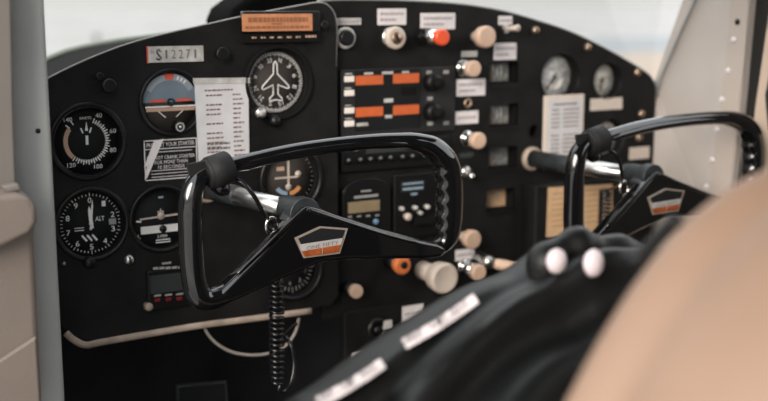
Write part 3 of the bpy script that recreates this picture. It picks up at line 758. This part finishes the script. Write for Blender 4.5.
# ------------------------------------------------------------------ control yokes
def yp(px, py, Y=YY): return at(px, py, Y)
def make_yoke():
    t = thing('control_yoke', 'left control yoke, nearest and sharpest, fully in view', 'yoke', (hubL.x, YY, hubL.z), 'control yokes')
    path = [(246, 281), (224, 294), (208, 299.5), (198, 294), (193, 275), (191, 245), (190, 210), (192, 190), (199, 178), (211, 171), (228, 166.5), (260, 158), (300, 149.5), (350, 143), (395, 140.5), (419, 142.5), (435, 149), (445, 162), (449, 180), (449.5, 205), (448.5, 230), (445, 242), (434, 248.5), (410, 249), (385, 245)]
    radp = [9, 9.5, 10.5, 11.5, 11.6, 11.6, 11.5, 11.2, 10, 8.6, 7.8, 7.4, 7.2, 7.2, 7.6, 8.8, 10.8, 12.8, 14.2, 14.4, 14.2, 12.5, 9.5, 8, 7.5]
    pts = smooth_path([yp(*p) for p in path], 16)
    rads = []
    for i in range(len(radp)-1):
        for k in range(16): rads.append((radp[i]+(radp[i+1]-radp[i])*k/6)/900)
    rads.append(radp[-1]/930)
    L_ = [0.0]
    for a, b in zip(pts[:-1], pts[1:]): L_.append(L_[-1]+(b-a).length)
    P2, R2, k = [], [], 0
    for i in range(420):                              # even spacing, then smoothing
        d = L_[-1]*i/419
        while k < len(L_)-2 and L_[k+1] < d: k += 1
        f_ = (d-L_[k])/max(1e-9, L_[k+1]-L_[k]); P2.append(pts[k].lerp(pts[k+1], f_)); R2.append(rads[k]+(rads[k+1]-rads[k])*f_)
    for _ in range(22):
        P2 = [P2[0]]+[P2[i]*.5+(P2[i-1]+P2[i+1])*.25 for i in range(1, 419)]+[P2[-1]]
    for _ in range(60):
        R2 = [R2[0]]+[R2[i]*.5+(R2[i-1]+R2[i+1])*.25 for i in range(1, 419)]+[R2[-1]]
    pts, rads = P2, R2
    rim = MB().tube(pts, rads, 28); zt, zb_ = yp(440, 160).z, yp(440, 240).z; xc = yp(448.8, 200).x
    for v in rim.bm.verts:                            # finger scallops on the inner side of the right grip
        if zb_ < v.co.z < zt and xc-.03 < v.co.x < xc-.002:
            e_ = min(1, (zt-v.co.z)/.012, (v.co.z-zb_)/.012)
            v.co.x -= .0012*math.cos((v.co.z-zt)/.0165*2*PI)*min(1, max(0, (xc-.0075-v.co.x)/.0065))**1.3*e_
    obj('rim', rim, 'yoke', t)
    # the lower ridge of the moulded top bar
    xa_, xb_ = yp(224, 165).x, yp(428, 146).x
    sp = [v+Vector((0, -.0042, -.0030)) for v in pts if xa_ < v.x < xb_ and v.z > yp(300, 190).z]
    obj('bar_ridge', MB().tube(sp, [.0054*min(1, .3+min(k, len(sp)-1-k)/22) for k in range(len(sp))], 16), 'yoke', t)
    # wedge plate
    w = [(210, 301), (217, 289.5), (236, 271), (262, 246), (299, 207), (306, 205), (317, 208), (335, 214.5), (380, 228.5), (415, 238), (434, 242), (444, 248), (438, 256), (420, 257.5), (345, 258), (318, 261), (278, 278), (240, 296), (219, 304.5)]
    wp = [yp(*p) for p in w]
    obj('spoke_plate', MB().prism([(v.x, v.z) for v in wp], YY-.011, YY+.011), 'yoke', t, bevel=.0065, seg=6)
    # raised chevron ridge
    mb = MB().tube(smooth_path([yp(*p, YY-.0108) for p in ((236, 275), (262, 250), (302, 211.5), (308, 210), (316, 212), (380, 233), (418, 243))], 5), [.0006]+[.0018]*4+[.0022]*22+[.0018]*3+[.0006], 8)
    obj('spoke_ridge', mb, 'yoke', t)
    # hub
    hb = MB().lathe(hubL.x, hubL.z, [(0, .042), (.0135, .042), (.0150, .040), (.0150, .020), (.0185, .010), (.0185, -.004), (0, -.004)], 28, y=YY)
    h = obj('hub', hb, 'hub', t, bevel=.001)
    obj('hub_shoulder', MB().prism([(p.x, p.z) for p in [yp(*q) for q in ((284, 222), (296, 206), (305, 203), (318, 207), (330, 214), (312, 224))]], YY-.002, YY+.020), 'hub', h, bevel=.004)
    # emblem
    ye = YY-.0116
    e = [(294.5, 238), (320, 226.2), (347.5, 228.3), (339.5, 253.3), (303.5, 258)]
    ep = [at(*p, ye) for p in e]; cxm = sum(p.x for p in ep)/5; czm = sum(p.z for p in ep)/5
    sc = lambda s: [(cxm+(p.x-cxm)*s, czm+(p.z-czm)*s) for p in ep]
    em = obj('emblem', MB().prism(sc(1.0), ye-.0012, ye+.001), 'emblem_rim', t)
    obj('emblem_face', MB().prism(sc(.88), ye-.0018, ye-.0010), 'dial', em)
    f = lambda *ps: [(p.x, p.z) for p in [at(*q, ye-.002) for q in ps]]
    obj('emblem_band', MB().prism(f((299.5, 244.5), (343, 238), (341, 244.5), (302, 251.2)), ye-.0023, ye-.0017), 'emblem_white', em)
    obj('emblem_base', MB().prism(f((302, 251.2), (341, 244.5), (338.6, 252), (304.5, 256.6)), ye-.0023, ye-.0017), 'emblem_orange', em)
    a = at(303, 249.0, ye); b = at(340, 242.0, ye); mid = (a+b)/2
    rot = math.atan2(b.z-a.z, b.x-a.x)
    obj('emblem_lettering', MB().text('ONE FIFTY', mid.x, mid.z+.0006, ye-.0026, (b-a).length*.86, .0042, rot), 'dark_ink', em)
    m1 = at(321.5, 251, ye); obj('emblem_divider', MB().tick(m1.x, m1.z, ye-.0026, .05, -.0035, .0035, .0009), 'emblem_rim', em)
    # shaft
    s0 = Vector((hubL.x, YY+.030, hubL.z)); s1 = Vector((hubL.x+SHX, YM-.001, hubL.z+SHZ))
    obj('shaft', MB().tube([s0, s0.lerp(s1, .5), s1], .0108, 28), 'silver', t)
    obj('shaft_sleeve', MB().tube([s0.lerp(s1, .56), s0.lerp(s1, .57), s0.lerp(s1, .99)], [.0112, .0122, .0122], 28), 'hub', t)
    obj('shaft_collar', MB().ring(hubL.x, hubL.z, [(.0100, .040), (.0135, .040), (.0135, .050), (.0100, .050)], 28, y=YY), 'hub', t)
    return t
def make_strap():
    c = yp(219, 171)
    t = thing('yoke_strap', 'black strap wrapped round the top left bend of left yoke', 'strap', tuple(c), 'straps on the yokes')
    a = yp(206, 174.5); b = yp(231, 166); d = (b-a)
    mb = MB().tube([a, a+d*.03, a+d*.5, a+d*.97, b], [.0145, .0158, .0160, .0158, .0145], 32)
    obj('band', mb, 'strap', t)
    mb = MB().tube([a+d*.12, a+d*.14, a+d*.90, a+d*.92], [.0158, .0172, .0174, .0160], 32); obj('outer_wrap', mb, 'strap', t)
    tp = [yp(*p, YY-.004) for p in ((186, 164), (204, 160.5), (208, 172), (200, 177), (189, 176))]
    obj('tail', MB().prism([(v.x, v.z) for v in tp], YY-.006, YY-.002), 'strap', t, bevel=.001)
    k = yp(225, 173, YY-.012)
    obj('switch_body', MB().tube([yp(214, 186, YY+.012), yp(222, 189, YY+.014), yp(228, 189.5, YY+.014)], [.006, .008, .006], 14), 'rubber', t)
    return t
def make_cord():
    top = yp(277, 222, YY+.030)
    t = thing('coiled_cord', 'long coiled black cord hanging below the left yoke', 'cord', tuple(top), 'coiled cords')
    pts = [yp(*p[:2], YY+p[2]) for p in ((233, 178, .004), (244, 184, -.004), (254, 196, -.004), (262, 210, .006), (268, 219, .022), (272, 224, .055), (275, 226, .10))]
    obj('lead', MB().tube(smooth_path(pts, 6), .0024, 8), 'rubber', t)
    c = yp(272, 226, YY+.02)
    obj('clip_ring', MB().tube([(c.x+.0075*math.cos(a), c.y, c.z+.0095*math.sin(a)) for a in [2*PI*k/20 for k in range(21)]], .0016, 8), 'chrome', t)
    x0 = yp(276, 226, YY+.105); x1 = yp(277, 384, YY+.105)
    turns = 31; n = turns*14; cp = []
    for i in range(n+1):
        s = i/n; a = 2*PI*turns*s; r = .0076*(1-.25*max(0, s-.85)/.15)
        p = x0+(x1-x0)*(s**1.12*.97+.03*s)
        cp.append((p.x+r*math.cos(a), p.y+r*math.sin(a), p.z))
    obj('coil', MB().tube(cp, .0021, 8), 'rubber', t)
    e = Vector(cp[-1])
    lp = [e]+[yp(*p[:2], YY+p[2]) for p in ((279, 390, .105), (285, 391, .107), (291, 382, .11), (294, 364, .115), (291, 346, .12), (286, 336, .13), (290, 330, .15), (296, 324, .17))]
    obj('tail_lead', MB().tube(smooth_path(lp, 6), .0026, 8), 'rubber', t)
    return t
yl = make_yoke(); sl = make_strap(); cl = make_cord()
for src, lab in ((yl, 'right control yoke, farther off in front of the pale side wall'), (sl, 'black strap wrapped round the bend of the right yoke'), (cl, 'coiled black cord hanging behind the right yoke')):
    c = copy_tree(src); c.location.x += DX; c['label'] = lab
# shaft bearings on the panel
for dx, Y, lab in ((0, YL, 'shaft bearing of left yoke behind its strap'), (DX, YM, 'ivory shaft bearing where the right yoke enters the panel')):
    x = hubL.x+dx+SHX*(Y-YY)/(YM-YY); hz = hubL.z+SHZ*(Y-YY)/(YM-YY)
    mb = MB().ring(x, hz, [(.0128, -.008), (.015, -.008), (.0175, -.004), (.0175, 0), (.0128, 0)], 32, y=Y-.0002)
    tag(obj('shaft_bearing', mb, 'stripcream'), lab, 'bearing', 'yoke shaft bearings')

# loose wires under the panel
Y = YL+.01
pts = [at(*p, Y) for p in ((204, 322), (206, 331), (216, 343), (232, 352), (252, 355), (270, 353), (285, 346), (295, 333), (299, 318))]
tag(obj('white_wire', MB().tube(smooth_path(pts, 6), .0020, 8), 'wire'), 'white wire looping below the pale lower edge of the panel', 'wire')

# ------------------------------------------------------------------ cabin shell
# door post on the left and open door
Yp = 1.10
def prismpx(pts, Y, th, m, name, parent=None, bev=.0, st=True):
    v = [at(*p, Y) for p in pts]
    mb = MB().prism([(q.x, q.z) for q in v], Y, Y+th)
    return struct(name, mb, m, parent, bevel=bev, seg=4) if st else obj(name, mb, m, parent, bevel=bev, seg=4)
xe = at(57, 230, Yp).x
xa = at(26, 230, Yp).x
po = struct('wall_left', MB().box(xa-.03, xe, Yp, Yp+.16, -1.0, .45), 'post', bevel=.006, seg=3)
cr = at(38, 131, Yp)
obj('rivet', MB().lathe(cr.x, cr.z, [(0, -.0012), (.0022, -.0008), (.0026, 0)], 12, y=Yp), 'dial', po)
Yd = 1.06
dr = prismpx([(-70, -60), (10.5, -60), (14.5, 130), (18, 215), (-70, 215)], Yd+.006, .03, 'frame', 'door_1', bev=.003)
tr = prismpx([(-60, 196), (18, 190), (26, 192), (33, 200), (37, 211), (37, 222), (35, 236), (44, 420), (-60, 430)], Yd-.004, .035, 'trim', 'trim_panel', dr, bev=.008, st=False)
obj('armrest_ledge', MB().prism([(v.x, v.z) for v in [at(*p, Yd-.02) for p in ((-60, 200), (16, 193), (28, 196), (36, 206), (36.5, 221), (30, 233), (0, 247), (-60, 262))]], Yd-.026, Yd-.004), 'trim', tr, bevel=.010, seg=4)
obj('lower_pad', MB().prism([(v.x, v.z) for v in [at(*p, Yd-.01) for p in ((-60, 385), (0, 360), (37, 336), (43, 430), (-60, 440))]], Yd-.010, Yd-.004), 'trim', tr, bevel=.004, seg=3)
obj('latch', MB().prism([(v.x, v.z) for v in [at(*p, Yd-.01) for p in ((2, 186), (18, 183), (22, 190), (8, 193))]], Yd-.012, Yd), 'frame', dr, bevel=.002)

# right wall
XW = 1.235
def wallpx(pts, X, th): 
    v = [atx(*p, X) for p in pts]; n = len(v)
    mb = MB(); mb.add([(X, q.y, q.z) for q in v]+[(X+th, q.y, q.z) for q in v], [tuple(range(n)), tuple(range(2*n-1, n-1, -1))]+[(i, (i+1) % n, n+(i+1) % n, n+i) for i in range(n)])
    return mb
w = struct('wall_right', wallpx([(703, -60), (690, 0), (664, 52), (650, 88), (640, 330), (760, 330), (738, 130), (748, 0), (755, -60)][0:0]+[(704, -60), (683, 0), (655, 80), (650, 92), (636, 420), (715, 420), (731, 190), (741, 100), (750, 0), (755, -60)], XW, .02), 'wallm')
struct('trim_1', MB().tube([atx(*p, XW-.004) for p in ((709, -32), (695, 0), (678, 38), (660, 80), (655, 100))], .0028, 8), 'post')
kp = [atx(*p, XW) for p in ((655, 90), (676, 142), (697, 195), (702, 262), (640, 262), (646, 170))]
kx_ = [XW-.008, XW-.001, XW-.001, XW-.001, XW-.018, XW-.018]
mb = MB().add([(x_, v.y, v.z) for x_, v in zip(kx_, kp)]+[(XW+.004, v.y, v.z) for v in kp], [(0, 1, 5), (1, 2, 4, 5), (2, 3, 4)]+[(i, (i+1) % 6, 6+(i+1) % 6, 6+i) for i in range(6)]+[(11, 10, 9, 8, 7, 6)])
obj('kick_panel', mb, 'wallm', w)
obj('seam_strip', wallpx([(733, -30), (751, -30), (744, 60), (729, 190), (722, 260), (700, 260), (709, 190), (726, 60)], XW-.0016, .0016), 'seam', w)
for px, py in ((737.5, 22), (733.5, 40), (728, 71), (722, 100), (717, 130), (712, 160), (706.5, 187), (701, 214)):
    c = atx(px, py, XW-.0016); mb = MB()
    vs = []
    for r, h in ((.0046, 0), (.0042, .0012), (.0022, .002)):
        for k in range(12): a = 2*PI*k/12; vs.append((XW-.0016-h, c.y+r*math.cos(a), c.z+r*math.sin(a)))
    fs = [(i*12+k, i*12+(k+1) % 12, (i+1)*12+(k+1) % 12, (i+1)*12+k) for i in range(2) for k in range(12)]+[tuple(range(24, 36))]
    mb.add(vs, fs, True); obj('rivet', mb, 'dial' if py == 22 else 'tape', w)
d2 = struct('door_2', wallpx([(742, -30), (805, -30), (790, 470), (722, 470), (733, 130)], XW+.012, .02), 'seal')
obj('door_panel', wallpx([(778, -40), (805, -45), (790, 560), (733, 560), (747, 190), (755, 110), (771, 0)], XW+.003, .009), 'walltan', d2)
obj('window_pane', wallpx([(776, 40), (800, 34), (797, 136), (768, 130), (765, 95)], XW+.001, .002), 'seal', d2)
# floor, firewall and ceiling
struct('floor', MB().box(.20, 1.25, -.35, 1.75, -.86, -.84), 'floor')
struct('wall_front', MB().box(.26, 1.25, 1.62, 1.64, -.84, -.10), 'fire')
struct('wall_side', MB().box(.262, .282, 1.262, 1.62, -.84, -.09), 'fire')
struct('ceiling', MB().box(.18, 1.27, -.50, .98, .36, .40), 'liner')
struct('wall_back', MB().box(.30, 1.27, -.52, -.49, -.86, .40), 'liner')
struct('wall_aft', MB().box(1.245, 1.27, -.50, .12, -.86, .40), 'liner')
struct('wall_sill', MB().box(1.262, 1.285, .12, 1.02, -.86, -.06), 'liner')
pq = [at(*p, 1.42) for p in ((177, 386), (224, 382), (226, 425), (178, 428))]
tp = thing('rudder_pedal', 'dark flat pedal low in the footwell', 'pedal', (pq[0].x+.03, 1.43, pq[3].z))
obj('plate', MB().prism([(v.x, v.z) for v in pq], 1.42, 1.43), 'fire', tp, bevel=.002)
obj('edge_lip', MB().tube([pq[3]+Vector((0, -.002, 0)), pq[0]+Vector((0, -.002, 0)), pq[1]+Vector((0, -.002, 0)), pq[2]+Vector((0, -.002, 0))], .003, 8), 'hub', tp)
obj('pedal_arm', MB().tube([(pq[0].x+.03, 1.43, pq[3].z+.01), (pq[0].x+.03, 1.50, -.70), (pq[0].x+.03, 1.52, -.842)], .009, 10), 'fire', tp)
# deck behind the panel and the cowl beyond
arch = [at(*p, 1.60) for p in ((20, 78), (49, 60), (70, 52), (100, 45.5), (130, 41), (160, 37.5), (220, 30), (330, 16), (450, 22), (560, 50), (625, 80), (650, 100))]
arch = smooth_path(arch, 4); mb = MB(); vs = []; fs = []
pan = [Vector((v.x, YL+.006, v.z-.004)) for v in tl[3:]]+[Vector((v.x, YM+.006, v.z-.004)) for v in tm[4:]]
def resample(ps, n):
    L = [0]
    for a, b in zip(ps[:-1], ps[1:]): L.append(L[-1]+(b-a).length)
    out = []
    for i in range(n):
        s = L[-1]*i/(n-1); k = max(j for j in range(len(L)) if L[j] <= s+1e-9); k = min(k, len(ps)-2)
        t_ = (s-L[k])/max(1e-9, L[k+1]-L[k]); out.append(ps[k].lerp(ps[k+1], t_))
    return out
A = resample(pan, 50); B = resample(arch, 50)
for r in range(5):
    s = r/4
    for a, b in zip(A, B): vs.append(a.lerp(b, s))
fs = [(r*50+i, r*50+i+1, (r+1)*50+i+1, (r+1)*50+i) for r in range(4) for i in range(49)]
mb.add(vs, fs, True)
struct('trim_2', mb, 'deck')
struct('trim_3', MB().tube([v+Vector((0, .004, .002)) for v in B], .0045, 10), 'cowl')
# hump over the deck
hp = [at(*p, 1.50) for p in ((216, 26), (224, 8), (240, -4), (262, -16), (300, -20), (328, -12), (336, 14))]
tag(obj('dashboard_hood', MB().prism([(v.x, v.z) for v in hp], 1.46, 1.56), 'deck', bevel=.012, seg=3), 'dark hood showing just over the top edge of the panel', 'hood')

# windshield
gm = bpy.data.materials.new('windshield_glass'); gm.use_nodes = True; nt = gm.node_tree; nt.nodes.clear()
o_ = nt.nodes.new('ShaderNodeOutputMaterial'); mx = nt.nodes.new('ShaderNodeMixShader'); tr_ = nt.nodes.new('ShaderNodeBsdfTransparent'); gl = nt.nodes.new('ShaderNodeBsdfGlossy')
fr = nt.nodes.new('ShaderNodeFresnel'); fr.inputs['IOR'].default_value = 1.3
tr_.inputs['Color'].default_value = (.95, .96, .95, 1); gl.inputs['Roughness'].default_value = .02
nt.links.new(fr.outputs[0], mx.inputs[0]); nt.links.new(tr_.outputs[0], mx.inputs[1]); nt.links.new(gl.outputs[0], mx.inputs[2]); nt.links.new(mx.outputs[0], o_.inputs[0])
M['glass'] = gm
mb = MB(); n = 50; topc = [Vector((.2+1.05*i/(n-1), 1.00, .38)) for i in range(n)]; vs = []
for r in range(7):
    s = r/6
    for a, b in zip(B, topc): 
        p = a.lerp(b, s); p.y += .10*math.sin(PI*s); vs.append(p)
mb.add(vs, [(r*n+i, r*n+i+1, (r+1)*n+i+1, (r+1)*n+i) for r in range(6) for i in range(n-1)], True)
struct('window_1', mb, 'glass')

# outside ground
zg = -1.45
def g_at(px, py):
    d = FW + RT*((px-384)/FPX) - UP*((py-200.5)/FPX); return d*(zg/d.z)
struct('ground', MB().add([(-150, -150, zg), (250, -150, zg), (250, 300, zg), (-150, 300, zg)], [(0, 1, 2, 3)]), 'ground')
def gpatch(name, pts, m, dz):
    v = [g_at(*p) for p in pts]; mb = MB().add([(q.x, q.y, zg+dz) for q in v], [tuple(range(len(v)))]); return struct(name, mb, m)
gpatch('path', [(545, 48), (600, 38), (760, 34), (800, 42), (800, 52), (560, 56)], 'tarmac', .01)
gpatch('field', [(575, 60), (640, 53), (800, 54), (800, 110), (600, 100)], 'drygrass', .02)
b = g_at(97, 47); hgt = .42
tp = thing('marker_post', 'small blurred dark post on the pale ground outside, top left', 'post', (b.x, b.y, zg))
obj('shaft', MB().tube([(b.x, b.y, zg), (b.x, b.y, zg+hgt*.8)], .07, 12), 'postdark', tp)
obj('head', MB().tube([(b.x, b.y, zg+hgt*.7), (b.x, b.y, zg+hgt)], .11, 12), 'postdark', tp)

# ------------------------------------------------------------------ near seat and jacket
Ys = .43
sil = [(545, 520), (562, 440), (580, 400), (610, 345), (645, 290), (684, 240), (718, 207), (756, 180), (804, 160), (860, 150), (930, 165), (990, 220), (1010, 330), (1010, 520)]
sp = smooth_path([at(*p, Ys) for p in sil], 4)
ts = thing('pilot_seat', 'tan upholstered seat, very near and blurred at lower right', 'seat', (.45, .45, -.84))
N = len(sp); cxs = sum(v.x for v in sp)/N; czs = sum(v.z for v in sp)/N
mb = MB(); vs = []; rings = [(-.152, .03), (-.152, .28), (-.150, .52), (-.146, .72), (-.134, .85), (-.118, .94), (-.10, .985), (-.085, 1.0), (-.070, 1.0), (-.058, .985), (-.048, .945), (-.040, .93), (-.033, .945), (-.024, .985), (-.014, .99), (-.005, .955), (.002, .85), (.006, .6)]
for dy, s in rings:
    for v in sp:
        x = cxs+(v.x-cxs)*s; z = czs+(v.z-czs)*s
        vs.append((x, Ys+dy+.02, z))
fs = [(r*N+i, r*N+(i+1) % N, (r+1)*N+(i+1) % N, (r+1)*N+i) for r in range(len(rings)-1) for i in range(N)]
fs += [tuple(range(N-1, -1, -1)), tuple((len(rings)-1)*N+i for i in range(N))]
mb.add(vs, fs, True); obj('backrest', mb, 'seat', ts, subsurf=1)
zlow = min(v.z for v in sp)
obj('cushion', MB().box(.28, .78, .46, .90, -.62, -.49), 'seat', ts, bevel=.03, seg=4)
obj('seat_frame', MB().box(.33, .73, .42, .86, -.84, -.62), 'seatbase', ts, bevel=.01)
# jacket heap on the cushion
Yj = .72
rid = [(300, 408), (330, 389), (360, 366), (390, 345), (430, 319), (465, 297), (490, 284), (515, 275), (535, 262), (552, 250), (575, 244), (600, 247), (625, 247), (650, 250), (680, 262), (720, 290)]
rp = resample(smooth_path([at(*p, Yj) for p in rid], 6), 90)
mb = MB(); vs = []; NU = 90; prof = []
NV = 56
for i, p in enumerate(rp):
    for k in range(NV):
        s = k/(NV-1)
        if s < .3:                                    # back side, from the bottom up to the ridge
            u = s/.3; q = Vector((p.x, p.y+.10*(1-u)**.6, -.49+(p.z+.49)*math.sin(u*PI/2)))
        else:
            u = (s-.3)/.7; q = Vector((p.x+.03*u, p.y-.23*u**.9, p.z+(-.49-p.z)*(u**1.7)))
        u2 = max(0, (s-.3)/.7); al = i/(NU-1)
        nz = noise.noise(Vector((q.x*7, q.y*7+3, q.z*9)))
        fold = math.sin(u2*23+al*7+4.5*noise.noise(Vector((q.x*5, q.y*5, q.z*5+7))))
        fade = min(1, u2/.10)*min(1, (1-u2)/.1) if s > .3 else .15
        q += Vector((0, -.55, .83))*(.016*nz+.0105*fold)*fade*(1 if 0 < k < NV-1 else 0)
        vs.append(q)
fs = [(i*NV+k, i*NV+k+1, (i+1)*NV+k+1, (i+1)*NV+k) for i in range(NU-1) for k in range(NV-1)]
fs += [tuple(range(NV)), tuple((NU-1)*NV+k for k in range(NV-1, -1, -1))]
fs += [tuple([(NU-1-i)*NV for i in range(NU)]+[i*NV+NV-1 for i in range(NU)])]
mb.add(vs, fs, True)
tj = thing('jacket', 'crumpled black jacket with two pale printed strips on the seat', 'jacket', (.56, .66, -.49))
jb = obj('body', mb, 'jacket', tj, subsurf=1)
def strip(p0, p1, wpx):
    n = 14; vs = []; fs = []
    for i in range(n+1):
        s = i/n; c = (p0[0]+(p1[0]-p0[0])*s, p0[1]+(p1[1]-p0[1])*s+2*math.sin(s*PI))
        d = Vector((p1[0]-p0[0], p1[1]-p0[1])).normalized(); nn = Vector((-d.y, d.x))
        for e, dy in ((-1, .0), (1, -.02)):
            q = at(c[0]+nn.x*wpx*e/2, c[1]+nn.y*wpx*e/2, Yj-.024+dy); vs.append(q)
        for e, dy in ((1, -.02), (-1, .0)):
            q = at(c[0]+nn.x*wpx*e/2, c[1]+nn.y*wpx*e/2, Yj-.018+dy); vs.append(q)
    for i in range(n):
        for k in range(4): fs.append((i*4+k, i*4+(k+1) % 4, (i+1)*4+(k+1) % 4, (i+1)*4+k))
    fs += [(0, 1, 2, 3), (n*4+3, n*4+2, n*4+1, n*4)]
    return MB().add(vs, fs)
obj('printed_strip', strip((404, 344), (476, 298), 11), 'strip', tj, label='upper pale printed strip')
obj('printed_strip', strip((318, 402), (383, 363), 11), 'strip', tj, label='lower pale printed strip')
for q0, q1 in (((404, 344), (476, 298)), ((318, 402), (383, 363))):
    mb = MB(); n_ = 15
    for k in range(n_):
        f_ = (k+.5)/n_
        if k % 5 == 4: continue
        c = at(q0[0]+(q1[0]-q0[0])*f_, q0[1]+(q1[1]-q0[1])*f_+2*math.sin(f_*PI)-.5, Yj-.0365)
        mb.text('HBRFLOEIT'[k % 9], c.x, c.z, c.y, .0045, .0085, .52)
    pr = [o for o in tj.children if o.name.startswith('printed_strip')][-1 if q0[0] < 400 else 0]
    obj('strip_lettering', mb, 'gwire', pr)
# rolled collar
mb = MB().tube(smooth_path([at(*p, Yj-.01) for p in ((540, 282), (548, 262), (562, 250), (580, 247), (600, 250), (625, 256), (655, 262), (690, 285))], 5), [.012+.006*math.sin(k*.33)**2 for k in range(36)], 12)
obj('collar', mb, 'jacket', tj)
for px, py, rx, rz in ((556, 261, .0090, .0105), (593, 263, .0088, .0115)):
    c = at(px, py, Yj-.036 if px < 570 else Yj-.060); b_ = MB().lathe(0, 0, [(0, -.007), (.6, -.006), (.9, -.004), (1, 0), (.8, .004), (0, .005)], 20)
    for v in b_.bm.verts: v.co = Vector((c.x+v.co.x*rx, c.y+v.co.y, c.z+v.co.z*rz))
    obj('snap', b_, 'snap', tj)
# dark strap end beside the seat
sp_ = [at(*p, .50) for p in ((634, 264), (650, 246), (664, 232), (677, 220))]
tag(obj('seat_belt', MB().tube(smooth_path(sp_, 4), [.0045]*11+[.006]*2, 10), 'strap'), 'short black belt end standing beside the tan seat', 'belt')

# ------------------------------------------------------------------ light
wd = bpy.data.worlds.new('World'); bpy.context.scene.world = wd; wd.use_nodes = True
nt = wd.node_tree; bg = nt.nodes['Background']
tc = nt.nodes.new('ShaderNodeTexCoord'); sx = nt.nodes.new('ShaderNodeSeparateXYZ'); rp_ = nt.nodes.new('ShaderNodeValToRGB')
nt.links.new(tc.outputs['Generated'], sx.inputs[0]); nt.links.new(sx.outputs['Z'], rp_.inputs['Fac']); nt.links.new(rp_.outputs['Color'], bg.inputs['Color'])
cr_ = rp_.color_ramp
cr_.elements[0].color = (.37, .362, .35, 1); cr_.elements[1].color = (.95, 1.0, 1.05, 1)
e1 = cr_.elements.new(.05); e1.color = (.40, .395, .385, 1)
e2 = cr_.elements.new(.17); e2.color = (1.0, 1.0, 1.0, 1)
bg.inputs['Strength'].default_value = 1.7
su = bpy.data.lights.new('sun', 'SUN'); su.energy = 3.6; su.angle = math.radians(35); su.color = (1, .90, .80)
so = bpy.data.objects.new('sun', su); C.objects.link(so)
so.rotation_euler = Vector((.72, .50, -.36)).to_track_quat('-Z', 'Y').to_euler()

# ------------------------------------------------------------------ camera
cam = bpy.data.cameras.new('cam'); cam.sensor_width = 36; cam.sensor_fit = 'HORIZONTAL'; cam.lens = FPX/768*36
cam.clip_start = .02; cam.clip_end = 1000
co = bpy.data.objects.new('cam', cam); C.objects.link(co)
co.matrix_world = Matrix((RT, UP, -FW)).transposed().to_4x4()
cam.dof.use_dof = True; cam.dof.focus_distance = at(300, 215, YY-.01).dot(FW); cam.dof.aperture_fstop = 3.3
sc = bpy.context.scene; sc.camera = co
sc.view_settings.view_transform = 'Standard'; sc.view_settings.look = 'None'; sc.view_settings.gamma = 1; sc.view_settings.exposure = .38
sc.view_settings.use_curve_mapping = False
sc.cycles.use_denoising = True
